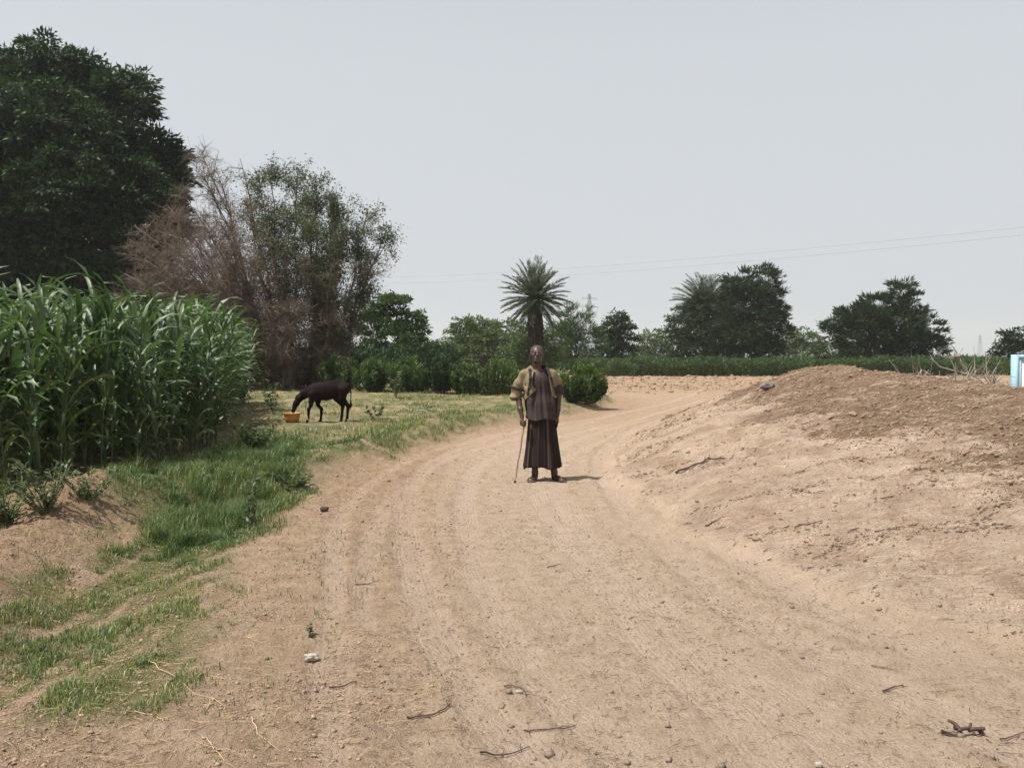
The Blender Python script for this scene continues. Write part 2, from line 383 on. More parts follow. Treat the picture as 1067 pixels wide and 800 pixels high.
# ground: one material, dirt to field to heap by what the ground is there
def ground_mat():
    m, nt, b = mat('dry_earth')
    n1 = noise(nt, .8, 5, .6); n2 = noise(nt, 7, 6, .65); n3 = noise(nt, 60, 4, .7); n4 = noise(nt, 2.6, 5, .6, dist=.4)
    road = ramp(nt, n2, [(.28, G(0.355, 0.263, 0.184)), (.5, G(0.421, 0.323, 0.238)), (.72, G(0.485, 0.379, 0.288))])
    brown = ramp(nt, n2, [(.28, G(0.242, 0.160, 0.100)), (.55, G(0.332, 0.232, 0.154)), (.75, G(0.414, 0.306, 0.210))])
    top = ramp(nt, n2, [(.3, G(0.296, 0.193, 0.129)), (.5, G(0.394, 0.266, 0.183)), (.72, G(0.483, 0.345, 0.243))])
    crust = ramp(nt, n4, [(.36, G(0.665, 0.473, 0.339)), (.50, G(0.836, 0.630, 0.470)), (.66, G(0.963, 0.750, 0.569))])
    dry = ramp(nt, n4, [(.36, G(.125, .135, .062)), (.52, G(.22, .19, .105)), (.68, G(.36, .28, .18))])
    green = ramp(nt, n2, [(.3, G(.10, .115, .045)), (.7, G(.20, .17, .085))])
    far = ramp(nt, n1, [(.35, G(.10, .13, .05)), (.65, G(.24, .22, .12))])
    def lift(a, k, o=0.0):   # mask broken up by noise
        return mth(nt, 'ADD', mth(nt, 'MULTIPLY', a, k), o, True)
    br = mth(nt, 'MULTIPLY', attr(nt, 'brown'), mth(nt, 'ADD', n4, .35), True)
    c = mix(nt, br, road, brown)
    pale = mth(nt, 'MULTIPLY', attr(nt, 'rut'), mth(nt, 'MULTIPLY', n4, .75))
    c = mix(nt, pale, c, G(.50, .385, .31))
    c = mix(nt, attr(nt, 'field'), c, dry)
    c = mix(nt, attr(nt, 'bund'), c, brown)
    gm = mth(nt, 'MULTIPLY', attr(nt, 'green'), mth(nt, 'ADD', n2, .45), True)
    c = mix(nt, gm, c, green)
    c = mix(nt, attr(nt, 'mound'), c, crust)
    tc = nt.nodes.new('ShaderNodeTexCoord'); mp = nt.nodes.new('ShaderNodeMapping'); mp.vector_type = 'TEXTURE'; mp.inputs['Rotation'].default_value = (0, 0, R(-9)); mp.inputs['Scale'].default_value = (1.0, .20, 1.0)
    nt.links.new(tc.outputs['Object'], mp.inputs[0])
    st1 = noise(nt, 1.5, 8, .66, mp.outputs[0], .5); st2 = noise(nt, 7, 6, .7, mp.outputs[0], .3)
    tp = mth(nt, 'ADD', mth(nt, 'MULTIPLY', mth(nt, 'SUBTRACT', mth(nt, 'ADD', mth(nt, 'MULTIPLY', st1, .55), mth(nt, 'MULTIPLY', st2, .45)), .555), 9.0), mth(nt, 'MULTIPLY', attr(nt, 'top'), 1.5), True)
    tp = mth(nt, 'MULTIPLY', tp, attr(nt, 'mound'))
    c = mix(nt, tp, c, top)
    c = mix(nt, attr(nt, 'far'), c, far)
    # fine grit: dark and pale grains
    gr = ramp(nt, noise(nt, 95, 3, .75), [(.30, G(.45, .42, .40)), (.42, G(.92, .92, .92)), (.58, G(1, 1, 1)), (.72, G(1.22, 1.21, 1.2))])
    c = mix(nt, .8, c, gr, 'MULTIPLY')
    nt.links.new(c, b.inputs['Base Color']); b.inputs['Roughness'].default_value = 1; b.inputs['Specular IOR Level'].default_value = .08
    h = mth(nt, 'ADD', mth(nt, 'MULTIPLY', noise(nt, 28, 6, .7), .95), mth(nt, 'MULTIPLY', n3, .35))
    h = mth(nt, 'ADD', h, mth(nt, 'MULTIPLY', mth(nt, 'MULTIPLY', mth(nt, 'ADD', mth(nt, 'MULTIPLY', st2, 1.6), st1), attr(nt, 'mound')), 1.9))
    rib = mth(nt, 'MULTIPLY', mth(nt, 'SINE', mth(nt, 'MULTIPLY', attr(nt, 'ribq'), 210.0)), mth(nt, 'MULTIPLY', attr(nt, 'rut'), mth(nt, 'MULTIPLY', n4, .055)))
    lug = mth(nt, 'MULTIPLY', mth(nt, 'SINE', mth(nt, 'ADD', mth(nt, 'MULTIPLY', attr(nt, 'ribs'), 80.0), mth(nt, 'MULTIPLY', attr(nt, 'ribq'), 40.0))), mth(nt, 'MULTIPLY', attr(nt, 'rut'), .015))
    pk = mth(nt, 'MULTIPLY', noise(nt, 12, 6, .78), mth(nt, 'MULTIPLY', attr(nt, 'mound'), 2.4))
    h = mth(nt, 'ADD', h, mth(nt, 'ADD', rib, mth(nt, 'ADD', lug, pk)))
    bump(nt, b, h, 1.0, .05)
    return m

# ------------------------------------------------------------------ world, sun, camera
SUN_AZ = math.atan2(-.93, -.36)     # the sun stands to the left and slightly behind the camera
SUN_EL = R(63)
w = bpy.data.worlds.new('World'); scene.world = w; w.use_nodes = True
nt = w.node_tree; bg = nt.nodes['Background']
sky = nt.nodes.new('ShaderNodeTexSky'); sky.sky_type = 'NISHITA'; sky.sun_disc = False
sky.sun_elevation = SUN_EL; sky.sun_rotation = SUN_AZ; sky.dust_density = 4.0; sky.air_density = 1.0; sky.ozone_density = 1.0
hs = nt.nodes.new('ShaderNodeHueSaturation'); hs.inputs['Saturation'].default_value = .22
nt.links.new(sky.outputs[0], hs.inputs['Color'])
tcw = nt.nodes.new('ShaderNodeTexCoord'); sx_ = nt.nodes.new('ShaderNodeSeparateXYZ'); nt.links.new(tcw.outputs['Generated'], sx_.inputs[0])
mr = nt.nodes.new('ShaderNodeMapRange'); mr.inputs[1].default_value = .30; mr.inputs[2].default_value = .85; mr.inputs[3].default_value = .80; mr.inputs[4].default_value = .30; nt.links.new(sx_.outputs[2], mr.inputs[0])
veil = mix(nt, mr.outputs[0], hs.outputs[0], (6.55, 6.92, 7.42))   # even dust haze over the whole sky
nt.links.new(veil, bg.inputs[0]); bg.inputs[1].default_value = .084
sl = bpy.data.lights.new('sun', 'SUN'); sl.energy = 5.0; sl.angle = R(.6); sl.color = (1, .95, .87)
so = bpy.data.objects.new('sun', sl); C.objects.link(so)
sd = Vector((math.sin(SUN_AZ) * math.cos(SUN_EL), math.cos(SUN_AZ) * math.cos(SUN_EL), math.sin(SUN_EL)))
so.rotation_euler = sd.to_track_quat('Z', 'Y').to_euler(); so.location = (-20, -10, 40)

cam = bpy.data.cameras.new('camera'); co = bpy.data.objects.new('camera', cam); C.objects.link(co)
cam.sensor_width = 36; cam.lens = F / 1067 * 36; cam.clip_end = 9000; cam.clip_start = .05
co.location = (0, 0, CAMH); co.rotation_euler = (math.pi / 2 - PITCH, 0, 0)
scene.camera = co
vs = scene.view_settings; vs.view_transform = 'Standard'; vs.look = 'None'; vs.exposure = .35; vs.gamma = 1
scene.cycles.max_bounces = 8; scene.cycles.diffuse_bounces = 3; scene.cycles.transmission_bounces = 4; scene.cycles.transparent_max_bounces = 8
scene.cycles.volume_bounces = 1; scene.cycles.use_denoising = True

# ------------------------------------------------------------------ ground sheet
def build_ground():
    a = np.concatenate([np.linspace(-180, -60, 40)[:-1], np.linspace(-60, -33, 100)[:-1], np.arange(-33, 33, .065), np.linspace(33, 60, 100), np.linspace(60, 180, 41)[1:]])
    rr = [.15]
    while rr[-1] < 3800:
        r = rr[-1]; rr.append(r * (1.12 if r < 2.5 else 1.0062 if r < 32 else 1.016 if r < 130 else 1.07))
    rr = np.array(rr); A, RR = np.meshgrid(R(1) * a, rr)
    x = np.sin(A) * RR; y = np.cos(A) * RR
    z, mk_ = terrain(x.ravel(), y.ravel())
    V = np.stack([x.ravel(), y.ravel(), z], 1)
    na, nr = len(a), len(rr)
    i = np.arange(nr - 1)[:, None] * na + np.arange(na - 1)[None]
    Q = np.stack([i, i + 1, i + na + 1, i + na], -1).reshape(-1, 4)[:, ::-1]
    X, Y = V[:, 0], V[:, 1]; r = np.hypot(X, Y)
    gd, lush = grass_density(X, Y)
    brown = np.clip(.65 * ss(13, 26, Y) * (Y < 90) + mk_['side'] * .75 + .5 * mk_['clod'] + np.exp(-((mk_['sf'] + .3) / .7) ** 2) * .7 * (Y < 60), 0, 1)
    far = ss(85, 100, Y) + ss(12, 30, np.abs(X) - Y * .6)
    return mk('ground', V, Q, ground_mat(), None, True, dict(field=mk_['field'] * (1 - mk_['mound']), mound=mk_['mound'], top=mk_['top'], rut=mk_['rut'], ribq=mk_['ribq'], ribs=mk_['ribs'], bund=mk_['bund'], brown=brown, green=np.clip(gd * 1.2, 0, 1), far=np.clip(far, 0, 1)))
tag(build_ground(), kind='structure')
# ------------------------------------------------------------------ trees
def limb(P0, P1, r0, r1, bow=.12, n=6):
    """a crooked tapered limb as consecutive segments"""
    P0 = np.array(P0, float); P1 = np.array(P1, float); L = np.linalg.norm(P1 - P0)
    t = np.linspace(0, 1, n)[:, None]
    P = P0 + (P1 - P0) * t + rng.normal(size=3) * bow * L * np.sin(t * math.pi) + rng.normal(size=(n, 3)) * .02 * L * np.sin(t * math.pi)
    return P, r0 + (r1 - r0) * t[:, 0]

def crown_points(lobes, nclump, keep=.9):
    """clump centres over each lobe; lobe = (centre, (rx, ry, rz))"""
    out = []
    for c, r in lobes:
        r = np.array(r); n = max(6, int(nclump * (r[0] * r[2] + r[0] * r[1]) / 2))
        d = rdir(n); rad = rng.uniform(.35, 1.02, n) ** .6
        p = d * rad[:, None] * r
        out.append((np.array(c), r, p + c, d))
    return out

def tree(name, label, base, lobes, lm, n_clump, n_leaf, L, W, cr=.3, trunk_r=.25, shag=0., droop=.3, group=None, stems=1, bark='bark', gap=.0, cat='tree', lift=.25, topup=.0):
    base = np.array(base, float); root = thing(name, label, cat, base, 0, group)
    wood = Bag(); fol = Bag()
    n_clump *= 2.3; n_leaf *= 1.45; gap *= .82
    lobes = [(np.array(c, float) - base, np.array(r, float)) for c, r in lobes]
    top = np.mean([c for c, _ in lobes], 0)
    for s_ in range(stems):
        off = np.array([rng.normal() * .25 * (stems > 1), rng.normal() * .25 * (stems > 1), 0])
        fork = off + np.array([top[0] * .3, top[1] * .3, max(.4, top[2] * lift)])
        P, r = limb(off - np.array([0, 0, .3]), fork, trunk_r, trunk_r * .75, .04)
        wood.add(*tube_path(P, r, 8))
        for c, rr_ in lobes:
            if stems > 1 and rng.random() < .4: continue
            P, r = limb(fork, c - np.array([0, 0, rr_[2] * .3]), trunk_r * .6, trunk_r * .18, .1, 7)
            wood.add(*tube_path(P, r, 6))
    A0 = []; A1 = []
    for c, r, P, d in crown_points(lobes, n_clump):
        if gap > 0:
            k = fbm(P[:, 0] * .9 + P[:, 1] * .7, P[:, 2] * .9 + base[0], 2, 77) > gap; P = P[k]; d = d[k]
        for p, dd in zip(P, d):
            rc = cr * rng.uniform(.6, 1.35)
            A0.append(c + (p - c) * .25 - np.array([0, 0, .1])); A1.append(p)
            n = int(n_leaf * rng.uniform(.6, 1.4))
            q = rdir(n); q[:, 2] = np.where(q[:, 2] < -.2, -q[:, 2] * .4, q[:, 2])
            pos = p + q * rc * rng.uniform(.25, 1, n)[:, None] * np.array([1, 1, .7])
            out_ = q * .8 + dd * shag + rng.normal(size=(n, 3)) * .35
            out_[:, 2] += -droop + topup
            V, Q = leaf_cards(pos, out_, L * rng.uniform(.6, 1.3, n), W * rng.uniform(.7, 1.2, n))
            fol.add(V, Q, np.repeat(np.clip(rng.normal(.5, .16, n) + rng.normal() * .10, 0, 1), 4))
    if A0:
        A0 = np.array(A0); A1 = np.array(A1); mid = (A0 + A1) / 2 + rng.normal(size=A0.shape) * .06 * np.linalg.norm(A1 - A0, axis=1, keepdims=True)
        wood.add(*tubes(A0, mid, trunk_r * .14, trunk_r * .09)); wood.add(*tubes(mid, A1, trunk_r * .09, trunk_r * .03))
    wood.obj('trunk', M[bark], root, True); fol.obj('crown', M[lm], root)
    return root
def lob(Y, items, depth=.8):
    """lobes given where they stand in the photograph: px, py, radius across and up in px, offset in depth"""
    k = Y / F; o = []
    for it in items:
        px, py, rx, ry = it[:4]; dy = (it[4] if len(it) > 4 else 0) * (1.6 if Y == 50 else 1)
        o.append((at(px, py, Y + dy), (rx * k, (rx + ry) / 2 * k * depth, ry * k)))
    return o

# big dark tree behind the crop
Y = 50
lb = lob(Y, [(45, 75, 42, 38), (5, 95, 45, 45, 1), (85, 95, 40, 35, .8), (128, 105, 34, 32), (50, 135, 55, 45, -1.8), (105, 150, 45, 40, -.5), (150, 165, 38, 32, .4), (180, 185, 20, 26, .5),
            (10, 175, 55, 48, -1.8), (70, 195, 55, 42, -2.2), (130, 205, 45, 36, -1.2), (165, 215, 28, 28), (20, 245, 60, 45, -1.5), (90, 250, 55, 40, -1.6), (145, 262, 35, 30, 0),
            (-50, 120, 50, 55, 0), (-60, 200, 55, 60, 0), (60, 110, 50, 50, 2), (110, 190, 60, 60, 2.5), (30, 210, 70, 60, 2.5), (-110, 190, 50, 60, 1), (60, 288, 70, 32, 0), (135, 288, 40, 26, 1), (0, 290, 70, 34, 0), (172, 240, 26, 30, 1), (60, 318, 80, 30, 0), (150, 318, 60, 30, 0), (205, 335, 36, 32, 0)])
tree('mango_tree', 'tall dark green dense tree rising behind the crop at the left edge', (at(40, 374, Y)[0], Y, .1), lb, 'dark_leaf', 10, 52, .34, .125, .62, .5, .35, .45, lift=.25)
big = bpy.data.objects['mango_tree']

# half dead thorn tree, seen through
def thorn_tree():
    Y = 40.0; k = Y / F
    base = at(318, 398, Y); base[2] = zat(base[0], Y)
    root = thing('thorn_tree', 'tall half-bare thorn tree of reddish twigs with green leaves on its top and right side', 'tree', base)
    wood = Bag(); fol = Bag()
    ends = []
    # limb ends: photograph place of the tip, depth offset, how leafy
    tips = [(225, 175, 0, .25), (190, 200, 1, 0), (160, 235, 0, 0), (140, 265, -1, 0), (210, 160, .5, 0), (250, 165, -1, .7), (280, 172, 0, .9), (310, 175, 1, 1), (300, 215, -1.5, .9), (330, 190, -.5, 1), (345, 215, 1, 1), (385, 215, 0, 1), (402, 240, .5, 1), (360, 245, -1, .8),
            (255, 205, -2, .5), (225, 225, -2.2, 0), (185, 260, -2, 0), (165, 300, -1, 0), (205, 300, -2.5, 0), (240, 280, -2.6, 0), (280, 250, -2.6, .3), (310, 265, -2.4, .25), (345, 280, -2, .45), (375, 280, -.5, .6), (395, 275, 1, .4), (235, 330, -2, 0), (275, 320, -2.6, 0), (310, 320, -2.4, .1),
            (345, 325, -1.6, .3), (365, 340, 0, .15), (255, 365, -1.5, 0), (290, 365, -1.8, .1), (340, 365, -1.2, .1), (260, 230, 2, .4), (300, 240, 2, .6), (200, 240, 2, 0), (340, 300, 2, .3), (270, 300, 2, 0), (220, 200, -1, .3), (270, 190, -1.2, .8), (320, 235, -2, .9), (350, 200, -.8, 1), (180, 225, 0, 0), (150, 290, .6, 0), (230, 255, -2.6, .1), (135, 250, -.5, 0), (150, 270, -1.5, 0), (175, 285, -2, 0), (130, 285, -.5, 0), (120, 310, 0, 0), (165, 320, -1, 0), (195, 270, -2.5, 0), (215, 315, -2.5, 0), (210, 180, -.6, 0), (175, 215, -.5, 0), (250, 345, -2.5, 0), (200, 340, -1.5, 0), (300, 345, -2.6, 0), (140, 235, 0, 0), (155, 255, -1, 0), (180, 245, -1.5, 0), (145, 300, -1.5, 0), (175, 300, -2, 0), (200, 320, -2.2, 0), (225, 300, -2.6, 0), (240, 320, -2.6, 0), (215, 240, -2.4, 0), (195, 225, 1, 0), (255, 260, -2.7, 0), (230, 345, -2, 0), (290, 225, -1.2, .7), (345, 240, 0, .9), (320, 205, 0, 1)]
    stems = [np.array([(i_ - 4.6) * .42 + rng.normal() * .2, rng.normal() * .6, 0]) for i_ in range(9)]
    A0, A1, R0, R1 = [], [], [], []
    LP, LD = [], []
    def seg(a, b, r0, r1): A0.append(a); A1.append(b); R0.append(r0); R1.append(r1)
    for ti, (px, py, dy, lf) in enumerate(tips):
        tip = at(px, py, Y + dy * 1.3) - base
        s = stems[int(np.clip(round(4.6 + tip[0] / .8), 0, 8))] + rng.normal(size=3) * np.array([.22, .3, 0]); v = tip - s; L = np.linalg.norm(v)
        # stems go up steeply and lean out later
        n = 10; t = np.linspace(0, 1, n)[:, None]
        ctrl = s + np.array([v[0] * .30, v[1] * .3, v[2] * .62])
        P = (1 - t) ** 2 * s + 2 * t * (1 - t) * ctrl + t * t * tip + rng.normal(size=(n, 3)) * .09 * t * (1 - t) * 4
        r = .055 * (1 - t[:, 0]) ** .8 + .012
        wood.add(*tube_path(P, r, 5))
        dead = lf < .2
        for j in range(31):
            u = rng.uniform(.12, 1.0) ** .8; i = min(int(u * (n - 1)), n - 2); p = P[i] + (P[i + 1] - P[i]) * (u * (n - 1) - i)
            dv = v / L * .55 + rdir(1)[0] * .85 + np.array([0, 0, .12]); dv /= np.linalg.norm(dv)
            l2 = rng.uniform(.5, 1.5) * (1.0 if dead else .8)
            if (p + dv * l2)[2] > tip[2] + .25: l2 *= .3
            m1 = p + dv * l2 * .5 + rdir(1)[0] * .06; e = p + dv * l2 + rdir(1)[0] * .12 - np.array([0, 0, .05])
            seg(p, m1, .018, .012); seg(m1, e, .012, .006)
            for q in range(13 if dead else 9):
                w_ = rng.random(); a = m1 + (e - m1) * w_ if rng.random() < .6 else p + (m1 - p) * w_
                d3 = dv * .5 + rdir(1)[0] * .9; d3 /= np.linalg.norm(d3); l3 = rng.uniform(.18, .65)
                b_ = a + d3 * l3; seg(a, b_, .0075, .004)
                for z_ in range(3):
                    d4 = d3 * .6 + rdir(1)[0] * .8; a2 = a + (b_ - a) * rng.random(); seg(a2, a2 + d4 * rng.uniform(.08, .3), .005, .003)
                if rng.random() < lf * (.68 if lf > .65 else .35):
                    c_ = a + (b_ - a) * rng.uniform(.2, 1); nn = int(17 * lf) + 3
                    LP.append(c_ + rng.normal(size=(nn, 3)) * .14); LD.append(rdir(nn) + d3 * .4 - np.array([0, 0, .25]))
    wood.add(*tubes(A0, A1, np.array(R0), np.array(R1), 3))
    LP = np.concatenate(LP); LD = np.concatenate(LD); n = len(LP)
    V, Q = leaf_cards(LP, LD, rng.uniform(.06, .13, n), rng.uniform(.04, .07, n))
    fol.add(V, Q, np.repeat(np.clip(rng.normal(.5, .2, n), 0, 1), 4))
    wood.obj('branches', M['dead_wood'], root, True); fol.obj('leaves', M['thorn_leaf'], root)
    print('thorn', len(A0), n)
thorn_tree()

# ---- trees across the middle distance
def gz(px, Y): return np.array([at(px, 374, Y)[0], Y, 0.0])
tree('round_tree', 'rounded mid-green tree just right of the thorn tree', gz(415, 58), lob(58, [(410, 330, 26, 24), (390, 345, 20, 26), (432, 345, 18, 24), (412, 318, 20, 14), (415, 358, 30, 22, -.8), (385, 325, 14, 12), (400, 372, 24, 14)]), 'mid_leaf', 13, 30, .24, .11, .42, .2, .2, .15, gap=.28)
tree('spreading_tree', 'wide low olive-green tree left of the date palm with the skirted trunk', gz(505, 82), lob(82, [(480, 350, 20, 18), (500, 343, 24, 15), (527, 345, 24, 15, 1), (545, 352, 18, 17), (505, 362, 42, 18, -1), (470, 365, 16, 14), (545, 372, 22, 14, -1.2), (495, 368, 30, 13, -1), (520, 362, 26, 16, -.5), (490, 354, 22, 14)]), 'pale_leaf', 10, 26, .26, .13, .48, .2, .2, .2, gap=.36)
tree('small_tree', 'small rounded tree between the rounded mid-green tree and the wide olive-green one', gz(461, 78), lob(78, [(462, 366, 12, 12), (456, 376, 13, 10), (450, 362, 5, 8)]), 'mid_leaf', 9, 24, .24, .11, .42, .12, .2, .15)
tree('feathery_tree', 'feathery upright tree with wispy twigs immediately right of the skirted palm', gz(597, 84), lob(84, [(590, 340, 15, 20), (605, 343, 14, 20), (578, 358, 16, 18), (600, 365, 26, 18, -.6), (588, 352, 16, 18, .5), (608, 352, 16, 18, .5), (620, 360, 14, 18), (596, 326, 8, 9), (608, 328, 6, 9)]), 'mid_leaf', 7.41, 20, 0.535, 0.064, 0.509, .14, .9, -.35, gap=.26, stems=3)
tree('leafy_tree', 'low light-green tree in front of the trunk of the skirted palm', gz(560, 60), lob(60, [(545, 368, 20, 15), (570, 372, 20, 14), (530, 376, 16, 12), (550, 360, 20, 12), (574, 360, 18, 14), (562, 366, 20, 14, -.5)]), 'pale_leaf', 11, 26, .22, .09, .4, .12, .2, .1)
tree('dense_tree', 'compact very dark tree right of the feathery upright one', gz(641, 86), lob(86, [(641, 342, 18, 17), (632, 355, 14, 17), (652, 353, 13, 18), (641, 366, 22, 15)]), 'dark_leaf', 8.84, 30, 0.305, 0.139, 0.527, .16, .15, .15)
tree('distant_tree', 'pale far-off tree with thin crown left of the palm clump', gz(684, 135), lob(135, [(676, 358, 13, 13), (690, 355, 12, 14), (684, 368, 24, 12), (665, 364, 8, 8)]), 'pale_leaf', 4, 30, .40, .2, .7, .2, .2, .1, gap=.3)
tree('bushy_tree', 'low rounded dark tree hugging the foot of the leaning-frond palm', gz(725, 90), lob(90, [(715, 338, 20, 22), (735, 328, 22, 22), (708, 356, 18, 22), (735, 355, 32, 24, -.8), (760, 350, 20, 28, -.3), (755, 325, 14, 18)]), 'dark_leaf', 7.42, 30, 0.318, 0.132, 0.596, .2, .25, .15, stems=2)
tree('shaggy_tree', 'tallest dark shaggy tree of the clump right of the palms', gz(787, 88), lob(88, [(772, 298, 20, 20), (795, 296, 18, 18), (785, 318, 30, 26), (790, 345, 34, 26, .5), (755, 362, 24, 16), (805, 318, 14, 24), (775, 345, 30, 26, -.8), (803, 345, 15, 26), (783, 364, 34, 14), (762, 318, 15, 26)]), 'dark_leaf', 7.31, 26, 0.560, 0.113, 0.560, .22, .9, .0, stems=2, gap=.30)
tree('hazy_tree', 'hazy grey-green tree between the shaggy clump and the tall acacia', gz(830, 110), lob(110, [(822, 356, 13, 14), (838, 354, 14, 14), (850, 362, 12, 12), (834, 368, 26, 12)]), 'pale_leaf', 5, 26, .36, .17, .62, .2, .2, .1, gap=.3)
tree('low_tree', 'low mid-green tree at the left foot of the tall acacia', gz(878, 90), lob(90, [(868, 366, 16, 11), (885, 368, 14, 10), (854, 369, 10, 8)]), 'mid_leaf', 7.84, 26, 0.321, 0.129, 0.536, .12, .3, .1, gap=.2)
tree('acacia_tree', 'wide dark acacia with a taller tuft on its right, behind the dirt heap', gz(925, 84), lob(84, [(940, 304, 11, 14), (950, 318, 15, 14), (915, 322, 20, 16), (890, 332, 20, 15), (872, 342, 12, 10), (935, 335, 28, 20), (905, 348, 32, 16), (965, 348, 20, 18), (950, 358, 30, 15), (920, 364, 28, 12), (973, 362, 14, 10), (890, 358, 22, 14, -.5), (870, 352, 12, 12), (945, 340, 26, 22, -.6), (905, 338, 26, 18, -.5)]), 'dark_leaf', 7.14, 28, 0.504, 0.112, 0.588, .18, .9, -.1, gap=.30, stems=3)
tree('acacia_tree', 'dark rounded tree cut by the right edge of the photo behind the signboard', gz(1062, 86), lob(86, [(1046, 358, 12, 13), (1066, 354, 18, 13), (1058, 366, 24, 11), (1090, 356, 22, 16), (1110, 364, 22, 14)]), 'dark_leaf', 8.23, 26, 0.331, 0.132, 0.496, .2, .3, .1)

# ---- date palms
def palm(label, base, H, nf, FL, trunk_r, skirt, up=.9, lean=0, bias=None, name='date_palm', spread=135, curl=1.0):
    root = thing(name, label, 'palm tree', base)
    t = np.linspace(0, 1, 12); b = Bag()
    P = np.stack([lean * t ** 2, t * 0, t * H - .1], 1); r = trunk_r * (1 - .15 * t) * (1 + .1 * np.cos(t * 60))
    V, Q = tube_path(P, r, 12); b.add(V, Q)
    for i in range(int(H * 22)):        # the cut leaf bases on the trunk
        z = i / 22.; a = i * 2.4; rr_ = trunk_r * .95
        p = np.array([math.cos(a) * rr_ + lean * (z / H) ** 2, math.sin(a) * rr_, z]); b.add(*tubes([p], [p + np.array([math.cos(a) * .08, math.sin(a) * .08, .16])], .06, .02, 4))
    b.obj('trunk', M['palm_trunk'], root, False)
    head = np.array([lean, 0, H])
    if skirt:
        sk = Bag(); n = 330
        for i in range(n):
            a = rng.uniform(0, 6.283); z0 = H - rng.uniform(.1, skirt * .8); q = trunk_r * rng.uniform(.8, 1.1)
            p0 = np.array([math.cos(a) * q, math.sin(a) * q, z0]); o = rng.uniform(.12, .34)
            p1 = p0 + np.array([math.cos(a) * o * .5, math.sin(a) * o * .5, -rng.uniform(.15, .4)]); p2 = p1 + np.array([math.cos(a) * .03, math.sin(a) * .03, -rng.uniform(.7, 1.5)])
            V, Q = tubes([p0, p1], [p1, p2], np.array([.03, .025]), np.array([.025, .008]), 3); sk.add(V, Q)
            m = 10; tt_ = rng.random(m); bp = p1 + (p2 - p1) * tt_[:, None]
            V, Q = leaf_cards(bp, np.stack([rng.normal(size=m) * .3, rng.normal(size=m) * .3, -np.ones(m)], 1), .4, .04); sk.add(V, Q, np.repeat(rng.random(m), 4))
        sk.obj('dead_skirt', M['dead_frond'], root)
    for i in range(nf):
        f = Bag(); a = i * 2.39996 + rng.normal() * .1; e = (i + .5) / nf       # 0 top, 1 lowest
        el = R(88 - e ** .85 * spread + rng.normal() * 4)
        if bias is not None and math.cos(a - bias) < -.35 and e > .3: continue
        L = FL * rng.uniform(.85, 1.08) * (1 - .12 * e); m = 9
        d = np.array([math.cos(a) * math.cos(el), math.sin(a) * math.cos(el), math.sin(el)])
        pts = [head + d * .1]; cur = el; st = L / (m - 1)
        for j in range(1, m):
            cur -= curl * (.012 + .085 * j / m) * (1.0 if el > -.2 else .4) ; dd = np.array([math.cos(a) * math.cos(cur), math.sin(a) * math.cos(cur), math.sin(cur)]); pts.append(pts[-1] + dd * st)
        P = np.array(pts); rad = np.linspace(.035, .006, m)
        V, Q = tube_path(P, rad, 4, False); f.add(V, Q, .7)
        k = 46; u = np.linspace(.12, 1, k) ** 1.0; s = u * (m - 1); i0 = np.clip(s.astype(int), 0, m - 2); fr = (s - i0)[:, None]
        bp = P[i0] * (1 - fr) + P[i0 + 1] * fr; tg = P[i0 + 1] - P[i0]; tg /= np.linalg.norm(tg, axis=1, keepdims=True)
        side = np.array([-math.sin(a), math.cos(a), 0.]); upv = np.cross(side, tg) * -1
        upv *= np.where(upv[:, 2:3] < 0, -1, 1) if True else 1
        ll = .52 * np.sin(np.clip(u, .0, 1) * 2.6 + .35) + .12
        for sg in (-1, 1):
            dr = tg * .75 + side * sg * .75 + upv * rng.uniform(.0, .4, k)[:, None] + rng.normal(size=(k, 3)) * .06
            V, Q = leaf_cards(bp, dr, ll * .8 * FL / 2.6, .04, 0); f.add(V, Q, np.repeat(np.clip(rng.normal(.5, .15, k), 0, 1), 4))
        f.obj('frond', M['palm_leaf'], root)
    return root
b0 = at(558, 374, 58); H0 = at(558, 306, 58)[2]
palm('lone date palm with a full round head of fronds over a thick brown skirted trunk', (b0[0], 58, 0), H0 - .25, 78, 2.45, .28, 3.2, spread=142, curl=.75)
b1 = at(733, 374, 91); H1 = at(733, 318, 91)[2]
palm('smaller date palm with arching fronds pushing out above the clump of dark trees', (b1[0], 91, 0), H1 - .3, 92, 3.8, .4, 1.4, spread=105, curl=1.35)

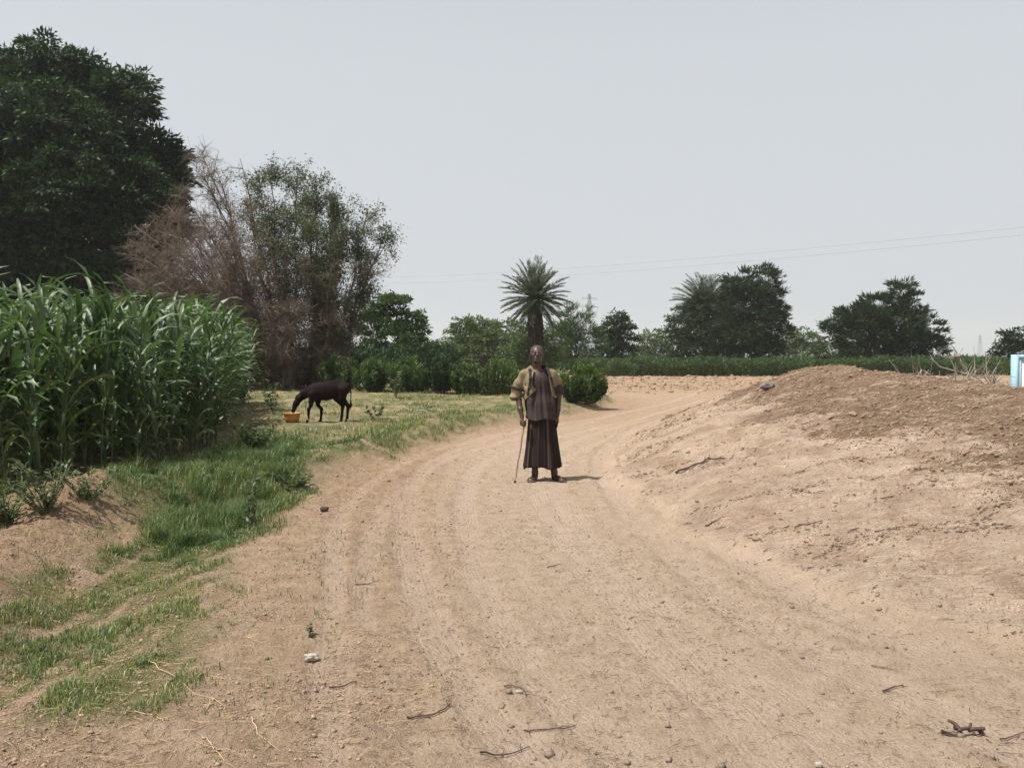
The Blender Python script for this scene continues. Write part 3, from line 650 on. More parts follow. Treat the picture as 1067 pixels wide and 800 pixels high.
# ---- bushes: many upright stems with narrow leaves
def bush(label, px, py, wpx, hpx, lm='bush_leaf', cat='bush', group=None, n=900, name='leafy_bush', L=.13, Y=None):
    p = hit(px, py) if Y is None else np.array([at(px, 374, Y)[0], Y, zat(at(px, 374, Y)[0], Y)])
    k = p[1] / F; W_ = wpx * k / 2; H_ = hpx * k
    root = thing(name, label, cat, p, 0, group); st = Bag(); fo = Bag()
    ns = 46; A0, A1 = [], []; LPs, LDs, TT = [], [], []
    for i in range(ns):
        a = rng.uniform(0, 6.283); q = math.sqrt(rng.random()); tip = np.array([math.cos(a) * q * W_, math.sin(a) * q * W_, H_ * (.30 + .70 * math.sqrt(max(0, 1 - q * q))) * rng.uniform(.82, 1.04)])
        r0 = np.array([math.cos(a) * q * W_ * .62, math.sin(a) * q * W_ * .62, -.02]); mid = (r0 + tip) / 2 + np.array([math.cos(a), math.sin(a), 0]) * W_ * .18 * q
        A0 += [r0, mid, np.array([0, 0, -.06])]; A1 += [mid, tip, r0]
        m = n * 2 // ns + 1; t = rng.uniform(.0, 1.0, m) ** .7; TT.append(t); pp = np.where(t[:, None] < .5, r0 + (mid - r0) * t[:, None] * 2, mid + (tip - mid) * (t[:, None] * 2 - 1))
        pp = pp + rdir(m) * rng.uniform(0, .2, m)[:, None] * W_ + np.array([0, 0, .02]); LPs.append(pp)
        LDs.append(rdir(m) * .75 + (tip - mid) / (np.linalg.norm(tip - mid) + 1e-6) * .9)
    st.add(*tubes(A0, A1, .012, .006, 3)); P = np.concatenate(LPs); D = np.concatenate(LDs); nn = len(P)
    P[:, 2] = np.maximum(P[:, 2], .02)
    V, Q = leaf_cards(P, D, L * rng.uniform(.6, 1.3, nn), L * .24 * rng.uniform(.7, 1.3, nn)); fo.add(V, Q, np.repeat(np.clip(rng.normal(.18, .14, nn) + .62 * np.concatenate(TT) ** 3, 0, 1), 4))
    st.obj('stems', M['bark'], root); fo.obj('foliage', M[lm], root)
    return root
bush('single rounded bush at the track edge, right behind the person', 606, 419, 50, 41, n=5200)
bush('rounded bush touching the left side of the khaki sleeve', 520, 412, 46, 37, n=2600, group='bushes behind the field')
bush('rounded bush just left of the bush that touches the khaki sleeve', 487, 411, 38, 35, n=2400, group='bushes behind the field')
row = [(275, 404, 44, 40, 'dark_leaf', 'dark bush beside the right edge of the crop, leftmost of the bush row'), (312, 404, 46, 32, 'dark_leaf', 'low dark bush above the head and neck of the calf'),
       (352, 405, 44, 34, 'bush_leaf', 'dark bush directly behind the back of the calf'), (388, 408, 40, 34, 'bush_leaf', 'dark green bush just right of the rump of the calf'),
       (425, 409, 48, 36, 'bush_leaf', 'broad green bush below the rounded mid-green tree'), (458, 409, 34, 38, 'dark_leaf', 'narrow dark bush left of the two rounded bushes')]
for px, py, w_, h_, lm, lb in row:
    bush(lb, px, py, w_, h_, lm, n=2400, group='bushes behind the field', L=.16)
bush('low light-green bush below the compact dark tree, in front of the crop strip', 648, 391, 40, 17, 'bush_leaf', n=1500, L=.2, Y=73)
# ------------------------------------------------------------------ crops and hedges far off
def crop_rows(name, label, P0, P1, width, height, n, lm, L):
    """a strip of field crop too dense to count"""
    P0 = np.array(P0, float); P1 = np.array(P1, float); d = P1 - P0; Ln = np.linalg.norm(d); d /= Ln; s = np.array([-d[1], d[0]])
    u = rng.random(n) * Ln; v = rng.random(n) * width
    x = P0[0] + d[0] * u + s[0] * v; y = P0[1] + d[1] * u + s[1] * v; z, _ = terrain(x, y)
    hh = height * (.50 + .80 * fbm(u * .5, v * .7, 4, 200))
    zz = rng.random(n) ** .6 * hh
    D = rdir(n) * .7; D[:, 2] += .75
    V, Q = leaf_cards(np.stack([x, y, z + zz], 1), D, L * rng.uniform(.6, 1.4, n), L * .28)
    b = Bag(); b.add(V, Q, np.repeat(np.clip(rng.normal(.5, .2, n), 0, 1), 4))
    A = np.stack([x, y, z], 1)[::12]; B = A + np.array([0, 0, 1]) * hh[::12, None]; b.add(*tubes(A, B, .012, .006, 3), .3)
    return tag(b.obj(name, M[lm]), label, 'crop', None, 'stuff')
crop_rows('crop_strip', 'low dense green crop in a long strip beyond the bare ground', (at(606, 374, 75)[0], 75), (at(1000, 374, 75.5)[0], 75.5), 5, 1.45, 60000, 'hedge_leaf', .26)
crop_rows('crop_strip', 'green crop field seen over the dirt heap', (at(1004, 374, 76)[0], 76), (at(1250, 374, 76)[0], 76), 30, 1.2, 30000, 'hedge_leaf', .42)
crop_rows('crop_strip', 'dark undergrowth filling the gaps under the thorn tree', (at(255, 374, 47)[0], 47), (at(480, 374, 50)[0], 50), 5, 1.9, 30000, 'dark_leaf', .26)
crop_rows('crop_strip', 'scrub closing the view between the tree trunks', (at(440, 374, 100)[0], 100), (at(1100, 374, 104)[0], 104), 8, 1.7, 26000, 'mid_leaf', .5)

# ------------------------------------------------------------------ sorghum
def sorghum_plant(seed, H, res=7):
    r_ = np.random.default_rng(seed); st = Bag(); lf = Bag()
    n = 7; t = np.linspace(0, 1, n); ln = r_.normal(size=2) * .10
    P = np.stack([ln[0] * t ** 2, ln[1] * t ** 2, t * H * .86], 1)
    V, Q = tube_path(P, np.linspace(.013, .006, n), 5, False); st.add(V, Q)
    nl = int(r_.integers(12, 16)); a0 = r_.uniform(0, 6.28)
    for i in range(nl):
        f = (i + .6) / nl; z = H * (.05 + .81 * f); p = np.array([ln[0] * f * f, ln[1] * f * f, z])
        a = a0 + math.pi * i + r_.normal() * .45
        L = (.60 + .42 * math.sin(f * 2.7)) * r_.uniform(.8, 1.1); w0 = (.051 + .027 * math.sin(f * 3)) * r_.uniform(.85, 1.15)
        el = R(58 + 22 * f + r_.normal() * 7); bend = R(r_.uniform(125, 190) - 35 * f) / (res - 1)
        ha = np.array([math.cos(a), math.sin(a), 0]); sd_ = np.array([-math.sin(a), math.cos(a), 0]); tw = r_.normal() * .5
        cur = el; q = p.copy(); Vs = []
        for j in range(res):
            u = j / (res - 1); d = ha * math.cos(cur) + np.array([0, 0, math.sin(cur)]); nrm = -ha * math.sin(cur) + np.array([0, 0, math.cos(cur)])
            wd = w0 * (1 - (2 * u - .7) ** 2 / 1.9 if u > .35 else .62 + 1.08 * u) * (1 if u < .98 else .1); wd = max(wd, .003)
            s2 = sd_ * math.cos(tw * u) + nrm * math.sin(tw * u); wav = .012 * math.sin(u * 14 + i)
            Vs += [q - s2 * wd / 2 + nrm * (wd * .22 + wav), q, q + s2 * wd / 2 + nrm * (wd * .22 - wav)]
            q = q + d * L / (res - 1); cur -= bend * (.35 + 1.3 * u)
        Qs = []
        for j in range(res - 1):
            b_ = j * 3; Qs += [(b_, b_ + 1, b_ + 4, b_ + 3), (b_ + 1, b_ + 2, b_ + 5, b_ + 4)]
        lf.add(Vs, Qs, np.clip(r_.normal(.5, .2) + (.6 if (f < .3 and r_.random() < .35) else 0), 0, 1))
    return st, lf
variants = []
for i in range(9):
    st, lf = sorghum_plant(100 + i, 2.42 * rng.uniform(.93, 1.05))
    hold = bpy.data.objects.new('sorghum_plant', None)
    s_o = st.obj('stalk', M['maize_stalk'], None, True); l_o = lf.obj('leaves', M['maize_leaf'], None, True)
    variants.append((s_o, l_o, st, lf))
# plants stand all over the field; the 300 nearest the visible edge are things of their own
cand = []
x = rng.uniform(-13, -4, 60000); y = rng.uniform(8.2, 28, 60000)
s = psd(x, y, MAIZE) + (fbm(x * .9, y * .9, 2, 33) - .5) * .5
ok = s > 0; x, y, s = x[ok], y[ok], s[ok]
# thin to an even spacing with a coarse cell grid: one plant per cell
cell = .25; key = {}
for i in range(len(x)):
    k_ = (int(math.floor(x[i] / cell)), int(math.floor(y[i] / cell)))
    if k_ not in key: key[k_] = i
idx = np.array(list(key.values())); x, y, s = x[idx], y[idx], s[idx]
vis = np.abs(x) / y < .66; x, y, s = x[vis], y[vis], s[vis]
fr = (s + .02 * np.hypot(x, y)); order = np.argsort(np.where((y - 8) * .8 + (0) < 60, np.minimum(s, 9), 9) + y * .035)
x, y = x[order], y[order]; keepn = 300
far_ok = np.ones(len(x), bool)
zz, _ = terrain(x, y)
SL = 'tall green sorghum plant with long arching leaves in the crop\'s outer rows'
used = set(); bagS = Bag(); bagL = Bag(); cnt = 0
sx = -4.0
for i in range(len(x)):
    v = int(rng.integers(0, 9)); sc_ = rng.uniform(.78, 1.10) * .855 * (.92 + .16 * float(fbm(x[i:i+1] * .8, y[i:i+1] * .8, 2, 61)[0])) * (rng.uniform(.5, 1.0) if psd(x[i:i+1], y[i:i+1], MAIZE)[0] < .28 and rng.random() < .45 else 1); rz = rng.uniform(0, 6.28)
    if i < keepn:
        e = thing('sorghum_plant', SL, 'sorghum plant', (x[i], y[i], zz[i] - .02), rz, 'sorghum plants in the outer rows'); e.scale = (sc_,) * 3
        ex = rng.normal() * .05; e.rotation_euler = (ex, rng.normal() * .05 , rz)
        for src in variants[v][:2]:
            c = src if (v, src.name) not in used else src.copy()
            if (v, src.name) in used: C.objects.link(c)
            used.add((v, src.name)); c.parent = e
    elif i < keepn + 2600:
        co_, si = math.cos(rz), math.sin(rz); Rm = np.array([[co_, si, 0], [-si, co_, 0], [0, 0, 1]]) * sc_
        for bg_, src in ((bagS, variants[v][2]), (bagL, variants[v][3])):
            for V_, Q_, A_ in zip(src.V, src.Q, src.A): pass
            Vv = np.concatenate(src.V) @ Rm + np.array([x[i], y[i], zz[i] - .02]); bg_.add(Vv, np.concatenate(src.Q), np.concatenate(src.A)); 
        cnt += 1
print('sorghum rest', cnt, 'of', len(x))
sb = bagL.obj('sorghum_crop', M['maize_leaf'], None, True); tag(sb, 'dense mass of green sorghum filling the crop behind its outer rows', 'crop', None, 'stuff')
st_ = bagS.obj('sorghum_stalks', M['maize_stalk'], sb, True); st_['kind'] = 'stuff'

# ------------------------------------------------------------------ grass and litter on the ground
def blades(n, sample, H, lush_h=1.0, W=.006):
    x, y, h = sample
    n = len(x); z, _ = terrain(x, y); a = rng.uniform(0, 6.283, n); ln = rng.uniform(.1, .98, n)
    d = np.stack([np.cos(a), np.sin(a)], 1); s = np.stack([-np.sin(a), np.cos(a), 0 * a], 1)
    B = np.stack([x, y, z - .005], 1); M1 = B + np.stack([d[:, 0] * ln * h * .25, d[:, 1] * ln * h * .25, h * .6], 1)
    T_ = B + np.stack([d[:, 0] * ln * h * .9, d[:, 1] * ln * h * .9, h * (1 - .35 * ln)], 1)
    w_ = W * rng.uniform(.6, 1.4, n)[:, None]
    V = np.stack([B - s * w_ / 2, B + s * w_ / 2, M1 + s * w_ * .4, M1 - s * w_ * .4, T_ + s * w_ * .08, T_ - s * w_ * .08], 1).reshape(-1, 3)
    i = (np.arange(n) * 6)[:, None]; Q = np.concatenate([i + np.array([[0, 1, 2, 3]]), i + np.array([[3, 2, 4, 5]])])
    return V, Q
def scatter(n, x0, x1, y0, y1, fn):
    x = rng.uniform(x0, x1, n); y = rng.uniform(y0, y1, n); p = fn(x, y); k = rng.random(n) < p; return x[k], y[k]
GB = Bag()
def gadd(n, box_, fn, h0, dryp, W):
    x, y = scatter(n, *box_, fn)
    h = h0 * rng.uniform(.5, 1.25, len(x)) * (.6 + .8 * fbm(x * 3, y * 3, 2, 300))
    d, l = grass_density(x, y)
    h = h * (.45 + .75 * l + .15 * d) * (.35 + 1.3 * ss(.35, .65, fbm(x * 6, y * 3, 3, 305)))
    V, Q = blades(0, (x, y, h), 0, W=W)
    dry = fbm(x * 1.2, y * 1.2, 3, 301)
    a = np.clip(rng.normal(.40, .12, len(x)) + (rng.random(len(x)) < dryp * (1 - l * .85)) * .42 + (dry - .5) * .5, 0, 1)
    GB.add(V, Q, np.repeat(a, 6))
gadd(230000, (-6.0, -1.4, 7.2, 14.5), lambda x, y: grass_density(x, y)[0] ** 1.3 * (.25 + .75 * ss(.36, .56, fbm(x * 4, y * 4, 3, 306))), .095, .25, .006)
gadd(340000, (-4.6, -.9, 3.4, 8.0), lambda x, y: grass_density(x, y)[0] * .7 * (.12 + .88 * ss(.42, .58, fbm(x * 14, y * 6, 2, 307) * .6 + .4 * rng.random(len(x)))) + .012, .062, .42, .005)
gadd(150000, (-6.5, 2.5, 12, 28), lambda x, y: grass_density(x, y)[0] * .9, .12, .35, .010)
# weeds and stubble over the calf's field
def fieldd(x, y):
    _, m = terrain(x, y); n_ = fbm(x * .9, y * .45, 4, 310); bare = ss(1.0, .2, np.abs((y - 21.5) - .15 * x + 1.5) ) * .8
    return m['field'] * ss(.41, .62, n_) * (1 - bare) * (.25 + .75 * ss(.4, .6, fbm(x * 4, y * 4, 2, 311))) * (psd(x, y, MAIZE) < .1)
gadd(260000, (-14, 4, 13.5, 44), fieldd, .15, .48, .013)
print('grass blades', len(GB.V))
tag(GB.obj('grass', M['grass']), 'green and dry grass along the edge of the track and in the field', 'grass', None, 'stuff')

def lumps(n, sample, size, m, name, label):
    """small clods and pebbles: jittered blocks lying in the soil"""
    x, y = sample; n = len(x); z, _ = terrain(x, y); s = size(n, x, y)
    c = np.array([(a, b, c_) for a in (-1, 1) for b in (-1, 1) for c_ in (-1, 1)], float)
    c /= np.linalg.norm(c, axis=1, keepdims=True)
    V = c[None] * (1 + rng.normal(size=(n, 8, 1)) * .22) + rng.normal(size=(n, 8, 3)) * .14
    V *= (s[:, None, None] * .5) * rng.uniform(.6, 1.3, (n, 1, 3)) * np.array([1, 1, .75]); a = rng.uniform(0, 6.28, n)
    ca, sa = np.cos(a)[:, None], np.sin(a)[:, None]
    X = V[..., 0] * ca - V[..., 1] * sa; Y_ = V[..., 0] * sa + V[..., 1] * ca
    V = np.stack([X + x[:, None], Y_ + y[:, None], V[..., 2] + (z + s * .12)[:, None]], -1).reshape(-1, 3)
    q = np.array([(0, 1, 3, 2), (4, 6, 7, 5), (0, 4, 5, 1), (2, 3, 7, 6), (0, 2, 6, 4), (1, 5, 7, 3)])
    Q = (np.arange(n) * 8)[:, None, None] + q[None]
    o = mk(name, V, Q, m, None, False, {'rnd': np.repeat(rng.random(n), 8)}); return tag(o, label, 'soil', None, 'stuff')
def perspective_xy(n, y0, y1, xr=.66, p=1.0):
    """more samples nearby: density falls with distance"""
    y = np.exp(rng.uniform(math.log(y0), math.log(y1), n)); x = rng.uniform(-xr, xr, n) * y; return x, y
# over the heap
x, y = perspective_xy(560000, 3.6, 20, .6); k = x > .6; x, y = x[k], y[k]; _, mm = terrain(x, y); u_ = x * .15 + y * .99; v_ = x * .99 - y * .15; sp_ = fbm(u_ * 3.2, v_ * 1.1, 4, 400)
k = (rng.random(len(x)) < mm['mound'] * np.maximum(.75 * mm['top'], ss(.5, .68, sp_) * .35 + .015))
lumps(0, (x[k], y[k]), lambda n, x, y: np.clip(rng.lognormal(math.log(.0088), .62, n), .003, .05) * (.6 + .06 * y), M['mclod'], 'heap_clods', 'brown crumbled clods covering the dirt heap')
# loose soil left of the track, track crumbs, ploughed patch
x, y = perspective_xy(150000, 3.0, 18); _, mm = terrain(x, y); sp_ = fbm(x * 1.5, y * 1.5, 3, 401)
k = rng.random(len(x)) < (.16 + .7 * mm['side'] + .5 * mm['bund']) * ss(.35, .62, sp_) * (1 - mm['mound'])
lumps(0, (x[k], y[k]), lambda n, x, y: np.clip(rng.lognormal(math.log(.0062), .6, n), .0025, .03) * (.7 + .06 * y), M['clod'], 'soil_crumbs', 'loose soil crumbs and grit scattered on the track')
x = rng.uniform(-3, 30, 16000); y = rng.uniform(38, 74, 16000); _, mm = terrain(x, y); k = rng.random(16000) < mm['clod'] * fbm(x, y, 2, 5)
lumps(0, (x[k], y[k]), lambda n, x, y: np.clip(rng.lognormal(math.log(.075), .55, n), .03, .4), M['mclod'], 'field_clods', 'big dry clods on the bare ground beyond the bend')

def straws(n, y0, y1, fn, L, Wd, m, name, label, lift=.006):
    x, y = perspective_xy(n, y0, y1); k = rng.random(n) < fn(x, y); x, y = x[k], y[k]; n = len(x)
    z, _ = terrain(x, y); a = rng.uniform(-1, 1, n) * .7 + (rng.random(n) < .3) * 1.2; l = np.clip(rng.lognormal(math.log(L), .5, n), L * .3, L * 4)
    d = np.stack([np.cos(a), np.sin(a), rng.normal(size=n) * .08], 1); P0 = np.stack([x, y, z + lift], 1); P2 = P0 + d * l[:, None]
    z2, _ = terrain(P2[:, 0], P2[:, 1]); P2[:, 2] = z2 + lift + np.abs(rng.normal(size=n)) * .004
    P1 = (P0 + P2) / 2 + np.stack([rng.normal(size=n) * .05 * l, rng.normal(size=n) * .05 * l, np.abs(rng.normal(size=n)) * .05 * l], 1)
    V, Q = tubes(np.concatenate([P0, P1]), np.concatenate([P1, P2]), Wd, Wd * .7, 3); b = Bag(); b.add(V, Q)
    return tag(b.obj(name, m), label, 'plant litter', None, 'stuff')
def fs(x, y): _, m = terrain(x, y); return (.05 + .9 * np.clip(m['side'] + m['bund'], 0, 1)) * ss(.35, .6, fbm(x * 1.2, y * 1.2, 3, 420)) * (1 - .8 * m['mound'])
straws(4200, 3.3, 12, fs, .05, .0012, M['straw'], 'straw_litter', 'pale bits of straw lying on the soil')
straws(15000, 3.3, 22, lambda x, y: ss(.42, .62, fbm(x * 1.4, y * 1.4, 3, 430)) * .7 + .22, .022, .0017, M['twig'], 'twig_litter', 'small dark twig fragments lying on the track')

def flakes(n, fn, size, m, name, label):
    x, y = perspective_xy(n, 3.2, 20); k = rng.random(n) < fn(x, y); x, y = x[k], y[k]; n = len(x); z, _ = terrain(x, y)
    P = np.stack([x, y, z + .004], 1); d = rdir(n); d[:, 2] = d[:, 2] * .15 + .1
    V, Q = leaf_cards(P, d, size * rng.uniform(.5, 1.5, n) * (.6 + .07 * y), size * .5 * rng.uniform(.5, 1.4, n) * (.6 + .07 * y), .2, np.tile([[0, 0, 1.]], (n, 1)) + rng.normal(size=(n, 3)) * .35)
    b = Bag(); b.add(V, Q); return tag(b.obj(name, m), label, 'plant litter', None, 'stuff')
flakes(16000, lambda x, y: .12 + .6 * ss(.48, .66, fbm(x * 1.7, y * 1.7, 3, 440)), .016, M['twig'], 'leaf_litter', 'tiny dark flecks of dead leaf strewn over the dirt')
x, y = perspective_xy(5000, 3.2, 22); k = rng.random(5000) < .35; 
lumps(0, (x[k], y[k]), lambda n, x, y: np.clip(rng.lognormal(math.log(.010), .6, n), .004, .04), M['pebble'], 'pebbles', 'small brown pebbles of all sizes in the dirt')

# thin dark slivers added to draw short shadow lines along the heap's face
x, y = perspective_xy(30000, 4, 18, .6); k = x > .8; x, y = x[k], y[k]; _, mm = terrain(x, y); q_ = fbm((x * .15 + y * .99) * 3.2, (x * .99 - y * .15) * 1.1, 4, 400)
k = rng.random(len(x)) < mm['mound'] * ss(.47, .62, q_) * .28 * (1 - .6 * mm['top']); x, y = x[k], y[k]; n = len(x); z, _ = terrain(x, y)
a = rng.normal(size=n) * .35 - .1; l = np.clip(rng.lognormal(math.log(.03), .5, n), .01, .12); d = np.stack([np.cos(a), np.sin(a), 0 * a], 1) * l[:, None]
z2, _ = terrain(x + d[:, 0], y + d[:, 1]); P0 = np.stack([x, y, z + .006], 1); P1 = np.stack([x + d[:, 0], y + d[:, 1], z2 + .012], 1)
b = Bag(); V, Q = tubes(P0, P1, .0046, .0028, 3); b.add(V, Q)
tag(b.obj('heap_shade_slivers', M['dark_wood']), 'thin dark slivers added as short shadow lines along the face of the dirt heap', 'plant litter', None, 'stuff')
# ------------------------------------------------------------------ bodies: one smooth surface grown from shapes that blend
def rotm(rx=0, ry=0, rz=0):
    return np.array(Matrix.Rotation(rz, 3, 'Z') @ Matrix.Rotation(ry, 3, 'Y') @ Matrix.Rotation(rx, 3, 'X'))
class SDF:
    def __init__(s, lo, hi, h):
        s.lo = np.array(lo, float); s.h = h; s.n = np.ceil((np.array(hi) - s.lo) / h).astype(int) + 1
        s.f = np.full(s.n, 1.0, np.float32)
    def sub(s, lo, hi, m):
        a = np.clip(np.floor((np.minimum(lo, hi) - m - s.lo) / s.h).astype(int), 0, s.n - 1); b = np.clip(np.ceil((np.maximum(lo, hi) + m - s.lo) / s.h).astype(int) + 1, 1, s.n)
        ax = [s.lo[i] + np.arange(a[i], b[i]) * s.h for i in range(3)]
        return tuple(slice(a[i], b[i]) for i in range(3)), np.meshgrid(*ax, indexing='ij')
    def comb(s, sl, d, k, op='u'):
        f = s.f[sl]
        if op == 'u':
            hh = np.clip(.5 + .5 * (f - d) / k, 0, 1); s.f[sl] = f * (1 - hh) + d * hh - k * hh * (1 - hh)
        else:
            d = -d; hh = np.clip(.5 - .5 * (f - d) / k, 0, 1); s.f[sl] = f * (1 - hh) + d * hh + k * hh * (1 - hh)
    def cone(s, a, b, ra, rb, k=.02, op='u', flat=None):
        a = np.array(a, float); b = np.array(b, float); R_ = max(ra, rb)
        sl, (X, Y, Z) = s.sub(np.minimum(a, b) - R_, np.maximum(a, b) + R_, k + 3 * s.h); ab = b - a
        px, py, pz = X - a[0], Y - a[1], Z - a[2]
        t = np.clip((px * ab[0] + py * ab[1] + pz * ab[2]) / ((ab ** 2).sum() + 1e-9), 0, 1)
        d = np.sqrt((px - t * ab[0]) ** 2 + (py - t * ab[1]) ** 2 + (pz - t * ab[2]) ** 2) - (ra + (rb - ra) * t)
        s.comb(sl, d, k, op)
    def chain(s, P, r, k=.02):
        for i in range(len(P) - 1): s.cone(P[i], P[i + 1], r[i], r[i + 1], k)
    def ell(s, c, r, k=.02, op='u', rot=None):
        c = np.array(c, float); r = np.array(r, float); R_ = r.max()
        sl, (X, Y, Z) = s.sub(c - R_, c + R_, k + 3 * s.h); x, y, z = X - c[0], Y - c[1], Z - c[2]
        if rot is not None:
            m = rot.T; x, y, z = m[0, 0] * x + m[0, 1] * y + m[0, 2] * z, m[1, 0] * x + m[1, 1] * y + m[1, 2] * z, m[2, 0] * x + m[2, 1] * y + m[2, 2] * z
        k0 = np.sqrt((x / r[0]) ** 2 + (y / r[1]) ** 2 + (z / r[2]) ** 2); k1 = np.sqrt((x / r[0] ** 2) ** 2 + (y / r[1] ** 2) ** 2 + (z / r[2] ** 2) ** 2) + 1e-9
        s.comb(sl, k0 * (k0 - 1) / k1, k, op)
    def warp(s, fn):
        ax = [s.lo[i] + np.arange(s.n[i]) * s.h for i in range(3)]; X, Y, Z = np.meshgrid(*ax, indexing='ij'); s.f = fn(s.f, X, Y, Z).astype(np.float32)
    def mesh(s):
        f = s.f; nx, ny, nz = f.shape; inn = f < 0
        cs = [(i, j, k) for i in (0, 1) for j in (0, 1) for k in (0, 1)]
        cnt = sum(inn[i:nx - 1 + i, j:ny - 1 + j, k:nz - 1 + k].astype(np.int8) for i, j, k in cs)
        act = (cnt > 0) & (cnt < 8); I = np.argwhere(act); idx = -np.ones(act.shape, int); idx[act] = np.arange(len(I))
        vals = {c: f[I[:, 0] + c[0], I[:, 1] + c[1], I[:, 2] + c[2]] for c in cs}
        S = np.zeros((len(I), 3)); W_ = np.zeros(len(I))
        for a in cs:
            for ax in range(3):
                if a[ax]: continue
                b = list(a); b[ax] = 1; b = tuple(b); va, vb = vals[a], vals[b]; m = (va < 0) != (vb < 0); t = np.where(m, va / np.where(m, va - vb, 1), 0)
                p = np.array(a, float)[None] + t[:, None] * np.eye(3)[ax]; S += np.where(m[:, None], p, 0); W_ += m
        V = s.lo + (I + S / W_[:, None]) * s.h
        Qs = []
        for ax in range(3):
            u, v = (ax + 1) % 3, (ax + 2) % 3
            sa = [slice(1, -1)] * 3; sb = [slice(1, -1)] * 3; sa[ax] = slice(0, -1); sb[ax] = slice(1, None)
            A, B = inn[tuple(sa)], inn[tuple(sb)]; E = np.argwhere(A != B); o = np.array([1, 1, 1]); o[ax] = 0; E = E + o
            flip = inn[E[:, 0], E[:, 1], E[:, 2]]
            def at_(du, dv):
                q = E.copy(); q[:, u] += du; q[:, v] += dv; return idx[q[:, 0], q[:, 1], q[:, 2]]
            q = np.stack([at_(-1, -1), at_(0, -1), at_(0, 0), at_(-1, 0)], 1); q[~flip] = q[~flip][:, ::-1]; Qs.append(q)
        Q = np.concatenate(Qs); Q = Q[(Q >= 0).all(1)]
        return V, Q
    def obj(s, name, m, parent=None):
        V, Q = s.mesh(); return mk(name, V, Q, m, parent, True)

M['skin'] = plain('skin', (.062, .034, .023), .45, .18, 30, .15, .003, .45)
M['grey_hair'] = plain('grey_hair', (.065, .060, .057), .9, .35, 120, .6, .004)
M['tunic'] = plain('tunic', (.046, .031, .030), .9, .2, 12, .3, .006)
M['khaki'] = plain('khaki', (.205, .165, .098), .9, .15, 10, .3, .006)
M['dark_cloth'] = plain('dark_cloth', (.032, .027, .027), .9, .3, 10, .3, .006)
M['leather'] = plain('leather', (.075, .05, .038), .6, .25, 30, .3, .002)
M['cane'] = plain('cane', (.30, .21, .14), .55, .25, 25, .2, .002)
M['rubber'] = plain('rubber', (.02, .02, .02), .8, .2, 30, 0)
M['eye'] = plain('eye', (.03, .02, .015), .2, .1, 30, 0)
def stripe_mat():
    m, nt, b = mat('striped_wrap'); tc = nt.nodes.new('ShaderNodeUVMap')
    a = attr(nt, 'around'); s1 = mth(nt, 'FRACT', mth(nt, 'MULTIPLY', a, 17.0)); w1 = mth(nt, 'LESS_THAN', s1, .16)
    s2 = mth(nt, 'FRACT', mth(nt, 'MULTIPLY', a, 5.0)); w2 = mth(nt, 'LESS_THAN', s2, .10)
    c = mix(nt, w1, G(.016, .010, .010), G(.042, .026, .022)); c = mix(nt, w2, c, G(.085, .060, .048))
    nt.links.new(c, b.inputs['Base Color']); b.inputs['Roughness'].default_value = .85; b.inputs['Specular IOR Level'].default_value = .2
    bump(nt, b, noise(nt, 60, 3), .2, .003); return m
M['wrap'] = stripe_mat()

